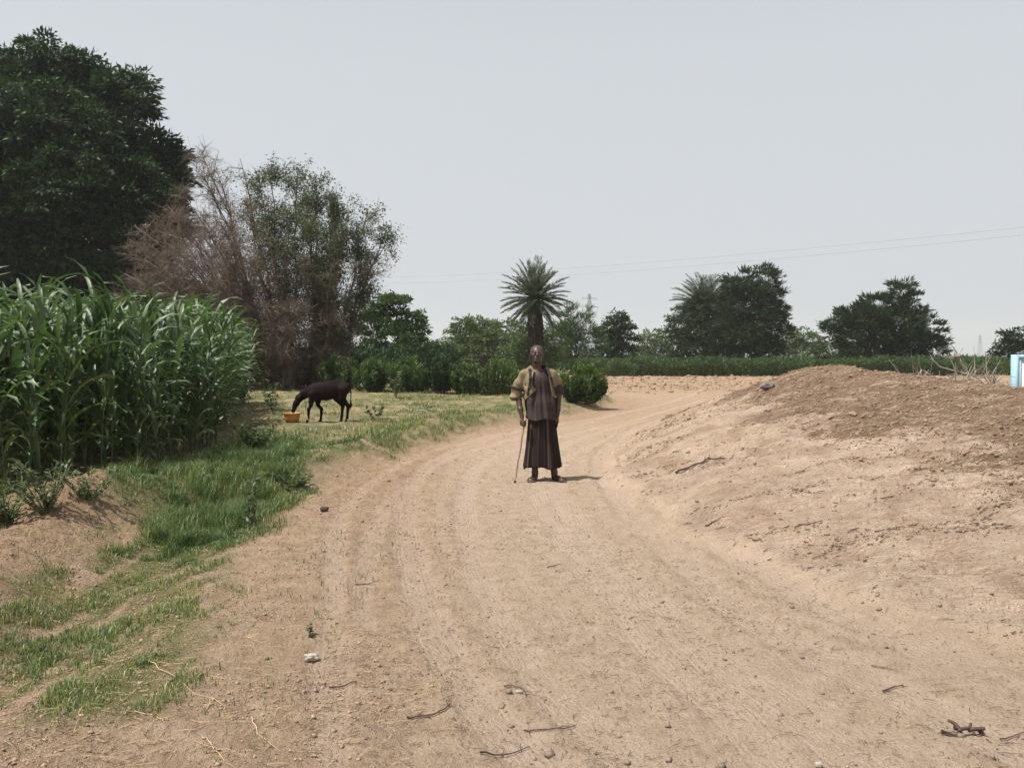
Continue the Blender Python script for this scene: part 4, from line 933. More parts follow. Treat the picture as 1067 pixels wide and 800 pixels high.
def man():
    pl = hit(558, 500.5); pr = hit(579, 501); Ym = (pl[1] + pr[1]) / 2
    ox = at(563, 500, Ym)[0]; oz = (zat(pl[0], Ym) + zat(pr[0], Ym)) / 2
    root = thing('person', 'elderly person in khaki shirt and dark wrap standing on the track with a cane', 'person', (ox, Ym, oz)); root.scale = (1.05, 1.05, 1.0)
    b = SDF((-.42, -.36, -.01), (.36, .24, 1.72), .006)
    # trunk
    b.ell((.01, .01, .93), (.155, .105, .13), .05); b.ell((0, .005, 1.07), (.135, .095, .14), .06); b.ell((-.02, .0, 1.22), (.16, .105, .16), .06)
    b.cone((-.15, .01, 1.32), (.11, .01, 1.31), .045, .045, .05); b.chain([(-.035, .015, 1.34), (-.038, 0, 1.42), (-.04, -.01, 1.48)], [.065, .052, .052], .03)
    # head, lifted a little
    tl = rotm(R(-8)); hc = np.array((-.04, -.02, 1.555))
    def hp(x, y, z): return hc + tl @ np.array((x, y, z))
    b.ell(hp(0, .012, .018), (.072, .090, .088), .02, rot=tl); b.ell(hp(0, -.022, -.045), (.054, .062, .062), .03, rot=tl); b.ell(hp(0, -.05, -.09), (.028, .026, .02), .02, rot=tl)
    b.cone(hp(-.03, -.074, .022), hp(.03, -.074, .022), .012, .012, .012)          # brow
    b.cone(hp(0, -.082, .012), hp(0, -.108, -.028), .008, .014, .010); b.ell(hp(0, -.095, -.034), (.020, .012, .009), .008, rot=tl)   # nose
    for s_ in (-1, 1):
        b.ell(hp(s_ * .029, -.090, .004), (.016, .014, .011), .008, 's', tl); b.ell(hp(s_ * .029, -.076, .003), (.013, .012, .011), .004, rot=tl)
        b.ell(hp(s_ * .046, -.055, -.018), (.018, .02, .016), .015, rot=tl)         # cheekbones
        b.ell(hp(s_ * .075, .012, -.005), (.010, .022, .034), .008, rot=tl)         # ears
    b.cone(hp(-.020, -.082, -.058), hp(.020, -.082, -.058), .009, .009, .006); b.cone(hp(-.020, -.082, -.066), hp(.020, -.082, -.066), .007, .007, .004)
    # arms
    b.chain([(-.175, .01, 1.31), (-.265, .03, 1.08), (-.235, -.06, .88), (-.212, -.095, .775)], [.05, .038, .030, .022], .02)
    b.chain([(.138, .01, 1.295), (.218, .03, 1.07), (.205, -.02, .88), (.20, -.035, .80)], [.05, .037, .029, .022], .02)
    # his right hand closed on the cane, which passes at (-.20,-.135)
    b.ell((-.222, -.108, .725), (.020, .034, .042), .014)
    cx, cy = -.197, -.137
    for i, z in enumerate((.752, .732, .712, .693)):
        k = (1.0, 1.08, 1.02, .86)[i]; pts = [(cx + math.cos(a) * .026 * k, cy + math.sin(a) * .026 * k, z - .003 * j) for j, a in enumerate((2.6, 3.7, 4.9, 6.0))]
        pts = [(-.224, -.118, z)] + pts; b.chain(pts, [.010, .0095, .009, .0085, .008], .004)
    b.chain([(-.214, -.100, .755), (-.190, -.108, .768), (-.172, -.128, .762)], [.012, .010, .009], .006)
    # his left hand hanging, slightly curled
    b.ell((.198, -.042, .745), (.018, .036, .045), .014)
    for i, (y, L_) in enumerate(((-.070, .068), (-.052, .078), (-.034, .072), (-.016, .058))):
        b.chain([(.198, y, .712), (.193, y - .004, .712 - L_ * .45), (.184, y - .005, .712 - L_ * .8), (.174, y - .004, .712 - L_)], [.0095, .009, .0085, .0075], .004)
    b.chain([(.192, -.068, .765), (.178, -.090, .738), (.174, -.098, .712)], [.013, .011, .009], .008)
    # legs and feet
    for sx, ax_, kx in ((-1, -.062, -.065), (1, .165, .125)):
        hx = .01 + sx * .08
        b.chain([(hx, .01, .88), (kx, -.01, .47), (ax_, .02, .10), (ax_, .02, .06)], [.085, .052, .034, .036], .03)
        b.ell((kx * .5 + ax_ * .5, .03, .34), (.045, .048, .10), .03)
        tx, ty = (ax_ - .045, -.15) if sx < 0 else (ax_ + .085, -.13)
        b.chain([(ax_, .045, .032), (ax_ * .5 + tx * .5, -.05, .036), (tx, ty, .022)], [.034, .032, .024], .02)
        px_, py_ = ty, -tx
        dv = np.array([tx - ax_, ty - .045]); dv /= np.linalg.norm(dv); nv = np.array([-dv[1], dv[0]])
        for i in range(5):
            o = (i - 2) * .017; ln = (.040, .036, .032, .027, .022)[i if sx < 0 else i]
            p0 = np.array([tx, ty]) + nv * o; b.cone((*p0, .018), (*(p0 + dv * ln), .013), .011 if i else .013, .009, .004)
    body = b.obj('body', M['skin'], root)
    # eyes
    e = Bag()
    # hair: thin short grey cap, and a short grey beard
    h = SDF((-.18, -.18, 1.38), (.10, .14, 1.70), .005)
    h.ell(hp(0, .022, .030), (.079, .092, .085), .01, rot=tl); h.ell(hp(0, -.075, .005), (.090, .075, .072), .01, 's', tl)
    V, Q = h.mesh(); mk('hair', V, Q, M['grey_hair'], root, True)
    h = SDF((-.16, -.22, 1.38), (.08, .06, 1.56), .005)
    h.ell(hp(0, -.040, -.082), (.042, .046, .034), .02, rot=tl); h.ell(hp(0, -.098, -.055), (.024, .02, .014), .008, 's', tl)
    V, Q = h.mesh(); mk('beard', V, Q, M['grey_hair'], root, True)
    for s_ in (-1, 1):
        h = SDF(hp(s_ * .029, -.083, .003) - .02, hp(s_ * .029, -.083, .003) + .02, .002); h.ell(hp(s_ * .029, -.0815, .003), (.0095, .0085, .006), .001, rot=tl)
        V, Q = h.mesh(); mk('eye', V, Q, M['eye'], root, True)
    # brown tunic down to the hips
    t = SDF((-.36, -.24, .72), (.34, .24, 1.46), .006)
    t.chain([(-.16, .01, 1.315), (-.06, .01, 1.365), (.01, .01, 1.36), (.115, .01, 1.305)], [.052, .052, .052, .052], .03); t.ell((-.015, .0, 1.20), (.180, .128, .20), .04); t.ell((.005, .0, 1.0), (.180, .130, .22), .05); t.cone((.01, 0, .92), (.015, 0, .74), .16, .185, .05)
    t.chain([(.135, .01, 1.30), (.208, .03, 1.10)], [.056, .064], .03)
    def tw(f, X, Y, Z):
        a = np.arctan2(Y, X - .01); lo = ss(1.36, .9, Z); fold = (np.sin(a * 9 + Z * 3) * .5 + np.sin(a * 17 + 1 + Z * 7) * .3) * .019 * lo + np.sin(X * 60 + Z * 30) * .003
        f = f + fold; f = np.maximum(f, .757 + .012 * np.sin(X * 25) - Z)
        neck = np.sqrt(((X + .038) / .075) ** 2 + ((Y + .02) / .085) ** 2) - 1; f = np.maximum(f, -np.where(Z > 1.30, neck * .07, 1))
        v = np.maximum(np.abs(X + .03) - (Z - 1.24) * .55, -(Z - 1.24)); v = np.where(Y < -.02, v, 1); return np.maximum(f, -v)
    t.warp(tw); t.obj('tunic', M['tunic'], root)
    # khaki shirt worn open over it, wide short sleeve on his right
    t = SDF((-.42, -.26, .84), (.36, .26, 1.48), .006)
    t.chain([(-.165, .01, 1.318), (-.06, .01, 1.372), (.01, .01, 1.368), (.118, .01, 1.308)], [.060, .060, .060, .060], .03); t.ell((-.015, .0, 1.22), (.192, .140, .20), .04); t.ell((0, .01, 1.06), (.200, .145, .22), .05)
    t.chain([(-.175, .01, 1.31), (-.258, .02, 1.17), (-.292, .01, 1.04)], [.055, .060, .066], .03); t.chain([(.132, .01, 1.30), (.190, .02, 1.22)], [.060, .066], .03)
    def kw(f, X, Y, Z):
        f = f + .006 * np.sin(X * 45 + Z * 22 + np.sin(Z * 17) * 2) + .004 * np.sin(Z * 52 + X * 30 + Y * 20) * ss(-.16, -.24, X) + .006 * np.sin(Y * 50 + Z * 14)
        left = -.060 + (1.34 - Z) * -.02 + .035 * np.sin(Z * 9); hemL = 1.0 + (X + .17) * 1.05     # slanting flap on his right side
        right = .085 + (1.34 - Z) * .16; hemR = 1.02
        body_ = (np.abs(X) < .23)
        keepL = np.maximum(X - left - .05 * ss(1.18, 1.1, Z), np.where(X > -.215, hemL - Z, 1.015 - Z)); keepR = np.maximum(right - X, hemR - Z)
        back = np.maximum(-(Y - .03), .98 - Z)
        f = np.maximum(f, np.minimum(np.minimum(keepL, keepR), back))
        neck = np.sqrt(((X + .038) / .080) ** 2 + ((Y + .0) / .088) ** 2) - 1; f = np.maximum(f, -np.where(Z > 1.30, neck * .07, 1)); return f
    t.warp(kw); t.obj('shirt', M['khaki'], root)
    # dark scarf from the neck down each side of the chest, and band on the sleeve
    sc = SDF((-.36, -.26, .98), (.34, .2, 1.50), .006)
    sc.chain([(-.115, -.005, 1.40), (-.125, -.085, 1.36), (-.12, -.142, 1.26), (-.135, -.150, 1.14), (-.15, -.142, 1.06)], [.015, .015, .015, .014, .012], .02)
    sc.chain([(.045, .0, 1.41), (.075, -.07, 1.38), (.115, -.142, 1.27), (.15, -.136, 1.16), (.185, -.10, 1.05)], [.013, .013, .013, .012, .009], .02)
    sc.chain([(-.115, 0, 1.40), (-.04, .075, 1.41), (.045, 0, 1.41)], [.015, .016, .015], .02)
    sc.obj('scarf', M['dark_cloth'], root)
    P = [(-.272 + .074 * math.cos(a) , .015 + .074 * math.sin(a), 1.135 - .028 * math.cos(a)) for a in np.linspace(0, 6.283, 25)]
    V, Q = tube_path(P, .015, 6, False); bb = Bag(); bb.add(V, Q); bb.obj('sleeve_band', M['dark_cloth'], root, True)
    # wrap from the waist to mid shin, hanging in folds
    nz, na = 30, 120; V = []; A = []
    for i in range(nz):
        u = i / (nz - 1); z = .83 - u * .665
        for j in range(na + 1):
            a = j / na * 2 * math.pi; fl = u ** 1.2
            rx = .152 + .060 * fl; ry = .118 + .05 * fl
            fo = 1 + fl * (.055 * math.sin(a * 7 + 1.3) + .035 * math.sin(a * 13 + u * 1.5) + .02 * math.sin(a * 23)) - .10 * fl * max(0, math.cos((a - 4.75) * 1.5)) ** 8
            V.append((.018 + rx * fo * math.cos(a), ry * fo * math.sin(a), z + (.012 * math.sin(a * 3 + 1) + .008 * math.sin(a * 7)) * fl)); A.append(j / na)
    Q = [(i * (na + 1) + j, i * (na + 1) + j + 1, (i + 1) * (na + 1) + j + 1, (i + 1) * (na + 1) + j) for i in range(nz - 1) for j in range(na)]
    o = mk('wrap', V, Q, M['wrap'], root, True, {'around': A}); md = o.modifiers.new('thick', 'SOLIDIFY'); md.thickness = .006; md.offset = -1
    # sandals
    for ax_, tx, ty in ((-.062, -.062 - .06, -.19), (.165, .165 + .115, -.165)):
        d = np.array([tx - ax_, ty - .085]); L = np.linalg.norm(d); an = math.atan2(d[1], d[0]); Vs = []; n = 24
        for zz_ in (-.004, .014):
            for i in range(n):
                t_ = i / n * 2 * math.pi; u_ = math.cos(t_); x_ = u_ * L * .55; y_ = math.sin(t_) * (.042 + .008 * u_); Vs.append(((tx + ax_) / 2 + x_ * math.cos(an) - y_ * math.sin(an), (ty + .085) / 2 + x_ * math.sin(an) + y_ * math.cos(an), zz_))
        Qs = [(i, (i + 1) % n, n + (i + 1) % n, n + i) for i in range(n)]; Qs += [(n + i, n + i + 1, n + n - 2 - i, n + n - 1 - i) for i in range(n // 2 - 1)]
        s_ = mk('sandal', Vs, Qs, M['leather'], root)
        c2 = np.array([tx, ty]) - d / L * .06; nv = np.array([-d[1], d[0]]) / L
        P = [(*(c2 + nv * .043 * math.cos(a)), .012 + .046 * math.sin(a)) for a in np.linspace(0, math.pi, 9)]
        V, Q = tube_path(P, .007, 5); bb = Bag(); bb.add(V, Q); bb.obj('strap', M['leather'], s_, True)
    # the cane: tip on the ground in front, grip in his hand
    tip = hit(537, 503); top_ = np.array([ox + cx, Ym + cy, oz + .785]); gp = np.array([ox + cx, Ym + cy, oz + .72])
    tip = np.array([ox - .315, Ym - .20, zat(ox - .315, Ym - .20) + .004]); dr = gp - tip; end = tip + dr * 1.09
    c = thing('walking_cane', 'slim pale wooden walking cane held by the person, its dark tip on the dirt', 'cane', tip)
    n = 10; P = np.array([(end - tip) * i / (n - 1) for i in range(n)]) + np.array([0, 0, .0]); P[:, 0] += .004 * np.sin(np.arange(n) * 1.7)
    V, Q = tube_path(P, np.linspace(.0085, .012, n), 8); bb = Bag(); bb.add(V, Q); bb.obj('shaft', M['cane'], c, True)
    V, Q = tube_path(np.array([P[0] - [0, 0, .002], P[0] + (P[-1] - P[0]) * .035]), .014, 8); bb = Bag(); bb.add(V, Q); bb.obj('ferrule', M['rubber'], c, True)
    V, Q = tube_path(np.array([P[-1] - (P[-1] - P[0]) * .05, P[-1]]), [.013, .016], 8); bb = Bag(); bb.add(V, Q); bb.obj('grip', M['cane'], c, True)
man()

# ------------------------------------------------------------------ calf feeding from a basin
def calf():
    p = hit(340, 440); s_ = p[1] / F * 44.6
    root = thing('calf', 'thin dark brown calf standing in the left field with its head down to feed', 'calf', (p[0], p[1], p[2])); root.scale = (s_,) * 3
    b = SDF((-.98, -.24, -.02), (.66, .24, 1.06), .009)
    # trunk: deep chest, ribs, belly rising to the flank, angular rump
    b.ell((-.22, 0, .70), (.20, .125, .205), .06); b.ell((0, 0, .72), (.27, .145, .215), .08); b.ell((.24, 0, .76), (.22, .125, .18), .08); b.ell((.42, 0, .79), (.15, .115, .15), .06)
    b.cone((-.30, 0, .85), (.20, 0, .925), .045, .050, .05); b.cone((.20, 0, .925), (.50, 0, .86), .050, .035, .05)
    b.cone((.38, -.085, .86), (.38, .085, .86), .035, .035, .04)
    # neck and head going down
    b.chain([(-.34, 0, .74), (-.50, 0, .66), (-.63, 0, .55)], [.135, .105, .080], .05)
    b.chain([(-.62, 0, .57), (-.70, 0, .44), (-.765, 0, .28)], [.075, .068, .045], .04); b.ell((-.77, 0, .25), (.042, .048, .035), .03)
    b.ell((-.665, 0, .57), (.05, .062, .055), .03)
    for y in (-1, 1):
        b.ell((-.705, y * .062, .46), (.022, .014, .016), .012); b.ell((-.80, y * .018, .255), (.010, .008, .010), .004, 's')
        # ears hanging out and back
        b.chain([(-.615, y * .055, .60), (-.59, y * .13, .60), (-.585, y * .19, .565)], [.022, .036, .018], .015)
        b.cone((-.655, y * .035, .615), (-.655, y * .05, .655), .014, .007, .01)
    def fore(x0, y, x1, z1):
        b.chain([(-.30, y * .8, .66), (x0, y, .48), (x0 - .005, y, .40), (x1 + .01, y, .30), (x1, y, .10), (x1 - .01, y, .045)], [.11, .060, .038, .037, .026, .030], .03); b.cone((x1 - .015, y, .035), (x1 - .035, y, .01), .030, .032, .012)
    fore(-.33, -.09, -.40, 0); fore(-.21, .09, -.14, 0)
    def hind(dx, y):
        b.chain([(.42, y * .8, .76), (.33 + dx, y, .56), (.47 + dx, y, .38), (.445 + dx, y, .12), (.435 + dx, y, .05)], [.13, .080, .040, .028, .031], .035); b.cone((.43 + dx, y, .035), (.41 + dx, y, .01), .030, .032, .012)
        b.cone((.49 + dx, y, .41), (.47 + dx, y, .36), .022, .026, .015)
    hind(-.10, .09); hind(.06, -.09)
    b.warp(lambda f, X, Y, Z: f + .002 * np.sin(X * 55) * (np.abs(Y) > .08) * (X > -.2) * (X < .2))
    b.obj('body', M['calf_hide'], root)
    t = SDF((.48, -.06, .25), (.64, .06, .92), .007); t.chain([(.50, 0, .87), (.555, 0, .84), (.58, 0, .70), (.575, 0, .48)], [.024, .018, .014, .011], .02); t.chain([(.575, 0, .48), (.575, 0, .40), (.57, 0, .31)], [.016, .028, .010], .02)
    t.obj('tail', M['calf_hide'], root)
    P = [(-.50 + .03 * math.sin(a), .098 * math.cos(a), .655 + .098 * math.sin(a)) for a in np.linspace(0, 6.283, 25)]
    V, Q = tube_path(P, .011, 6, False); bb = Bag(); bb.add(V, Q); V, Q = tube_path([(-.50, -.02, .56), (-.47, -.05, .42), (-.45, -.10, .24), (-.40, -.16, .08), (-.34, -.22, .012)], .009, 5); bb.add(V, Q)
    bb.obj('halter_rope', M['straw'], root, True)
    # basin under its muzzle
    q = p + np.array([-.80 * s_, 0, 0]); q[2] = zat(q[0], q[1])
    o = thing('feed_basin', 'small orange plastic basin on the ground under the muzzle of the calf', 'basin', q); o.scale = (.82, .82, .85); prof = [(.10, .0), (.155, .004), (.175, .09), (.195, .20), (.212, .205), (.214, .195), (.200, .19), (.18, .19), (.165, .10), (.14, .02), (.01, .018)]
    n = 32; V = [(r * math.cos(a), r * math.sin(a), z + .0) for r, z in [(.01, .0)] + prof for a in np.arange(n) * 2 * math.pi / n]; k = len(prof) + 1
    Q = [(i * n + j, i * n + (j + 1) % n, (i + 1) * n + (j + 1) % n, (i + 1) * n + j) for i in range(k - 1) for j in range(n)]
    mk('bowl', V, Q, M['orange'], o, True)
    V = [(r * math.cos(a), r * math.sin(a), z) for r, z in ((.01, .15), (.09, .145), (.158, .13)) for a in np.arange(n) * 2 * math.pi / n]; V = [(x, y, z + rng.normal() * .006) for x, y, z in V]
    Q = [(i * n + j, i * n + (j + 1) % n, (i + 1) * n + (j + 1) % n, (i + 1) * n + j) for i in range(2) for j in range(n)]; mk('feed', V, Q, M['straw'], o)
    # pale round sack or tub beside it
    q2 = q + np.array([.34 * s_, .05, 0]); q2[2] = zat(q2[0], q2[1])
M['calf_hide'] = plain('calf_hide', (.012, .0078, .0075), .8, .45, 5, .15, .004, .08)
M['orange'] = plain('orange', (.50, .22, .07), .5, .12, 8, 0)
calf()

# ------------------------------------------------------------------ heap-side things
def rocky(name, label, cat, px, py, w_, h_, m, sink=.1, dirz=0, Y=None, rgh=.5):
    p = hit(px, py) if Y is None else np.array([at(px, py, Y)[0], Y, zat(at(px, py, Y)[0], Y)]); k = p[1] / F; r = np.array([w_ * k / 2, w_ * k / 2 * .8, h_ * k / 2]); n, n2 = 14, 20; V = []
    for i in range(n + 1):
        for j in range(n2):
            th = math.pi * i / n; ph = 2 * math.pi * j / n2; d = np.array([math.sin(th) * math.cos(ph), math.sin(th) * math.sin(ph), math.cos(th)]); d2 = np.sign(d) * np.abs(d) ** .75
            q = 1 + rgh * (float(fbm(np.array([d[0] * 2.2 + px]), np.array([d[1] * 1.6 + d[2] * 2.3 + py]), 3, 5)[0]) - .5)
            V.append(d2 * r * q + np.array([0, 0, r[2] * (1 - sink)]))
    Q = [(i * n2 + j, i * n2 + (j + 1) % n2, (i + 1) * n2 + (j + 1) % n2, (i + 1) * n2 + j) for i in range(n) for j in range(n2)]
    o = mk(name, V, Q, m, None, False); o.location = [float(v) for v in p]; return tag(o, label, cat)
rocky('rock', 'grey blocky rock at the far left foot of the dirt heap', 'rock', 799, 406, 13, 8, M['rock'], rgh=.9)
rocky('stone', 'crumpled-looking white stone on the left side of the track in the foreground', 'stone', 325, 688, 14, 7, M['white_stone'], .2, rgh=1.3)
rocky('stone', 'small white pebble at the bottom edge of the photo, right of centre', 'stone', 853, 799, 8, 6, M['white_stone'], .2)
rocky('stone', 'small dark lump at the left rim of the track beyond the leafy seedling', 'stone', 338, 533, 9, 6, M['dark_wood'], .1)
rocky('stone', 'small dark pebble on the open track in the photo\'s lower right quarter', 'stone', 836, 686, 5, 3, M['rock'], .1)
rocky('stone', 'pale pebble lodged at a twig in the middle of the foreground track', 'stone', 541, 722, 7, 4, M['white_stone'], .2)

def stick(label, pts, r, m=None, name='twig', forks=2, cat='twig', z=.006):
    P = np.array([hit(*q) for q in pts]); P = smooth_line(P, 4); zz_, _ = terrain(P[:, 0], P[:, 1]); k = P[0].copy()
    P[:, 2] = zz_ + z + r * .7; L = np.linalg.norm(P[-1] - P[0]); P[1:-1] += rng.normal(size=(len(P) - 2, 3)) * .008 * L * np.array([1, 1, .6]); b = Bag()
    V, Q = tube_path(P - k, np.linspace(r, r * .45, len(P)), 6); b.add(V, Q)
    for f in range(forks):
        i = int(rng.integers(1, len(P) - 1)); d = (P[i] - P[i - 1]); d /= np.linalg.norm(d) + 1e-9; s_ = np.array([-d[1], d[0], .15]) * (1 if rng.random() < .5 else -1)
        e = P[i] + (d * .6 + s_ * .7) * L * rng.uniform(.12, .3); m_ = (P[i] + e) / 2 + rng.normal(size=3) * .004
        V, Q = tube_path(np.array([P[i], m_, e]) - k, [r * .6, r * .45, r * .25], 5); b.add(V, Q)
    o = b.obj(name, m or M['dark_wood'], None, True); o.location = [float(v) for v in k]; return tag(o, label, cat)
stick('long thin dark twig lying crosswise near the bottom middle of the photo', [(546, 763), (572, 762), (601, 757)], .0038, forks=1)
stick('forked dark twig curving up to the right, in the lower left part of the track', [(424, 749), (445, 748), (458, 743), (470, 735)], .005, forks=3)
stick('short dark twig at the very bottom of the photo below the long thin one', [(500, 786), (530, 788), (552, 780)], .004, forks=2)
stick('thin dark twig left of the forked one, above it on the track', [(343, 718), (365, 713), (372, 711)], .004, forks=1)
stick('thin straight dark twig on the left rim of the track', [(370, 610), (395, 606)], .004, forks=1)
stick('thin twig with a pebble beside it in the middle of the foreground track', [(525, 717), (545, 720), (548, 727)], .0035, forks=2)
stick('thin twig cut by the right edge at the bottom of the photo', [(1042, 772), (1055, 769), (1072, 763)], .004, forks=0)
stick('dark twig in the middle of the lower right quarter of the track', [(920, 722), (930, 718), (941, 716)], .005, forks=1)
stick('slender pale twig above the dark one in the lower right quarter', [(908, 695), (925, 698), (935, 701)], .003, M['twig'], forks=0)
stick('dark twig on the track at the foot of the heap, upper one', [(735, 549), (748, 543)], .006, forks=1)
stick('dark weathered branch lying on the left slope of the heap', [(704, 494), (722, 489), (738, 480), (752, 478)], .012, forks=4, name='branch', cat='branch')
stick('short dark twig in the middle of the track, right of its centre', [(570, 592), (584, 588)], .004, forks=1)
stick('long curved pale straw stalk in the lower left corner area, leading to the forked straw', [(150, 688), (175, 703), (205, 725), (240, 738)], .0022, M['straw'], 'straw_stalk', 3, 'straw')
stick('forked pale straw stalk lying lower left, right of the long curved one', [(262, 748), (270, 765), (292, 785)], .0022, M['straw'], 'straw_stalk', 3, 'straw')
stick('short pale straw stalk at the bottom left, near the forked straw', [(215, 770), (228, 786), (234, 795)], .0022, M['straw'], 'straw_stalk', 1, 'straw')
stick('pale bent straw stalk between the tussocks at lower left', [(140, 742), (162, 748), (172, 755)], .0022, M['straw'], 'straw_stalk', 2, 'straw')
stick('pale dry stalk on the field between the calf and the person', [(420, 424), (440, 429), (452, 431)], .02, M['pale_wood'], 'branch', 2, 'branch')
# knotted dark piece of wood lower right
k = hit(1004, 766); b = Bag()
for q, e, r in (((-.09, .0, .012), (.08, .01, .022), .012), ((-.02, -.01, .02), (-.05, .03, .05), .010), ((.02, 0, .02), (.075, -.02, .035), .011), ((-.09, 0, .012), (-.14, -.02, .006), .005), ((.06, 0, .02), (.085, .03, .012), .010), ((-.04, 0, .03), (.04, .02, .04), .009)):
    P, r_ = limb(q, e, r, r * .6, .12, 5); V, Q = tube_path(P, r_, 7); b.add(V, Q)
o = b.obj('driftwood', M['dark_wood'], None, True); o.location = [float(v) for v in k]; tag(o, 'knotted dark piece of wood lying on the track at the lower right', 'wood')

# dead branches and brush behind the heap
def brush(label, px, py, Y, W_, H_, n, cat='brush pile'):
    p = at(px, py, Y); p[2] = zat(p[0], Y) - .03; root = Bag(); A0, A1, r0 = [], [], []
    for i in range(n):
        a = rng.uniform(-1, 1) * W_; q = np.array([a, rng.normal() * .5, rng.uniform(.0, .5) * H_]); d = np.array([rng.normal() * .8, rng.normal() * .3, abs(rng.normal()) * .16]); d /= np.linalg.norm(d); l = rng.uniform(.4, 1.3) * .6
        P, r_ = limb(q, q + d * l, rng.uniform(.005, .011), .003, .2, 6); P[:, 2] = np.clip(P[:, 2], 0, H_); V, Q = tube_path(P, r_, 5); root.add(V, Q)
        for j in range(5):
            s_ = P[int(rng.integers(1, 5))]; e = s_ + rdir(1)[0] * rng.uniform(.15, .45) + np.array([0, 0, .08]); A0.append(s_); A1.append(e)
    root.add(*tubes(A0, A1, .007, .003, 3)); o = root.obj('brush_pile', M['pale_wood'], None, True); o.location = [float(v) for v in p]; return tag(o, label, cat)
brush('tangle of grey dead branches heaped behind the crest of the dirt heap', 1006, 385, 12.3, .50, .22, 28)
p = at(1016, 398, 12.3); p[2] = zat(p[0], 12.3) - .03
b = Bag(); tp = at(999, 371, 12.3) - p
P, r_ = limb((.12, 0, 0), tp, .022, .009, .05, 8); V, Q = tube_path(P, r_, 8); b.add(V, Q)
for e in ((-.32, 0, .10), (-.10, .05, .16), (.10, .1, .10), (-.2, -.1, -.02)):
    P2, r2 = limb(tp, tp + np.array(e) * 1.1, .012, .004, .1, 5); V, Q = tube_path(P2, r2, 5); b.add(V, Q)
P2, r2 = limb(P[4], P[4] + np.array([-.45, .1, .22]), .014, .005, .15, 6); V, Q = tube_path(P2, r2, 5); b.add(V, Q)
o = b.obj('dead_branch', M['pale_wood'], None, True); o.location = [float(v) for v in p]; tag(o, 'pale bare branch sticking up out of the tangle behind the dirt heap', 'branch')
p = at(962, 388, 14.0); p[2] = zat(p[0], 14.0) - .05
b = Bag(); P, r_ = limb((-.15, 0, .0), (-.02, 0, at(962, 388, 14)[2] - p[2] + .04), .02, .016, .1, 6); V, Q = tube_path(P, r_, 6); b.add(V, Q); P, r_ = limb(P[-1], P[-1] + np.array([.14, 0, -.12]), .016, .01, .1, 5); V, Q = tube_path(P, r_, 6); b.add(V, Q)
o = b.obj('dead_branch', M['pale_wood'], None, True); o.location = [float(v) for v in p]; tag(o, 'short hooked pale branch showing over the crest left of the tangle', 'branch')

# white board with a pale blue border behind the heap at the right edge
M['board_white'] = plain('board_white', (.74, .75, .76), .5, .03, 3, .05, .002); M['board_blue'] = plain('board_blue', (.30, .50, .60), .5, .05, 3, .05, .002)
Y = 15.0; x0 = at(1055.5, 370, Y)[0]; zt = at(1056, 369.5, Y)[2]; zb = zt - 1.15; gz_ = zat(x0 + .6, Y)
root = thing('signboard', 'white board with a pale blue border, cut by the right edge behind the heap', 'signboard', (x0 + .65, Y, gz_)); Wd = 1.3
h_ = zt - gz_
b = Bag(); b.add(*box((0, 0, h_ - .575), (Wd - .12, .10, 1.03))); b.obj('panel', M['board_white'], root)
b = Bag()
for c, s_ in (((-Wd / 2 + .03, 0, h_ - .575), (.06, .13, 1.15)), ((Wd / 2 - .03, 0, h_ - .575), (.06, .13, 1.15)), ((0, 0, h_ - .03), (Wd - .121, .13, .06)), ((0, 0, h_ - 1.12), (Wd - .121, .13, .06))): b.add(*box(c, s_))
b.obj('frame', M['board_blue'], root)
b = Bag(); 
for c, s_ in (((-Wd / 2 + .095, -.052, h_ - .575), (.02, .012, 1.02)), ((0, -.052, h_ - .095), (Wd - .21, .012, .02))): b.add(*box(c, s_))
b.obj('trim', M['board_blue'], root)
for sx in (-1, 1):
    b = Bag(); b.add(*box((sx * (Wd / 2 - .2), .0, (h_ - 1.15) / 2 - .1), (.07, .07, h_ - 1.15 + .2 - .004))); b.obj('post', M['metal'], root)

# pylons and cables
def pylon(label, px, top_py, Y, w=.11):
    p = gz(px, Y); H = at(px, top_py, Y)[2]; root = thing('pylon', label, 'pylon', p, .5, 'power pylons'); b = Bag()
    hw = lambda z: H * (w * (1 - z / H) ** 1.3 + .012); lv = [H * (1 - (1 - i / 11) ** 1.0) for i in range(12)]; A0, A1 = [], []
    for i in range(11):
        a, c = lv[i], lv[i + 1]; ha, hc_ = hw(a), hw(c); A = [np.array([sx * ha, sy * ha, a]) for sx, sy in ((-1, -1), (1, -1), (1, 1), (-1, 1))]; B = [np.array([sx * hc_, sy * hc_, c]) for sx, sy in ((-1, -1), (1, -1), (1, 1), (-1, 1))]
        for k in range(4): A0 += [A[k], A[k], B[k]]; A1 += [B[k], B[(k + 1) % 4], A[(k + 1) % 4]]
    b.add(*tubes(A0, A1, H * .0028, H * .0028, 4)); b.obj('mast', M['metal'], root)
    for z in (.68, .80, .92):
        b = Bag(); s_ = H * .13 * (1.15 if z == .8 else 1)
        A0 = []; A1 = []
        for sx in (-1, 1): e = np.array([sx * s_, 0, H * z + H * .01]); A0 += [np.array([0, hw(H * z), H * z]), np.array([0, -hw(H * z), H * z]), np.array([0, 0, H * z + H * .035]), e]; A1 += [e, e, e, e - np.array([0, 0, H * .03])]
        b.add(*tubes(A0, A1, H * .0026, H * .0022, 4)); b.obj('crossarm', M['metal'], root)
pylon('lattice power pylon rising behind the trees right of the skirted palm', 614, 306, 480)
pylon('lattice power pylon beyond the fields, right of the acacia and left of the signboard', 1021, 349, 950)
pylon('tiny far-off lattice pylon just left of the one nearest the signboard', 995, 362, 1700)
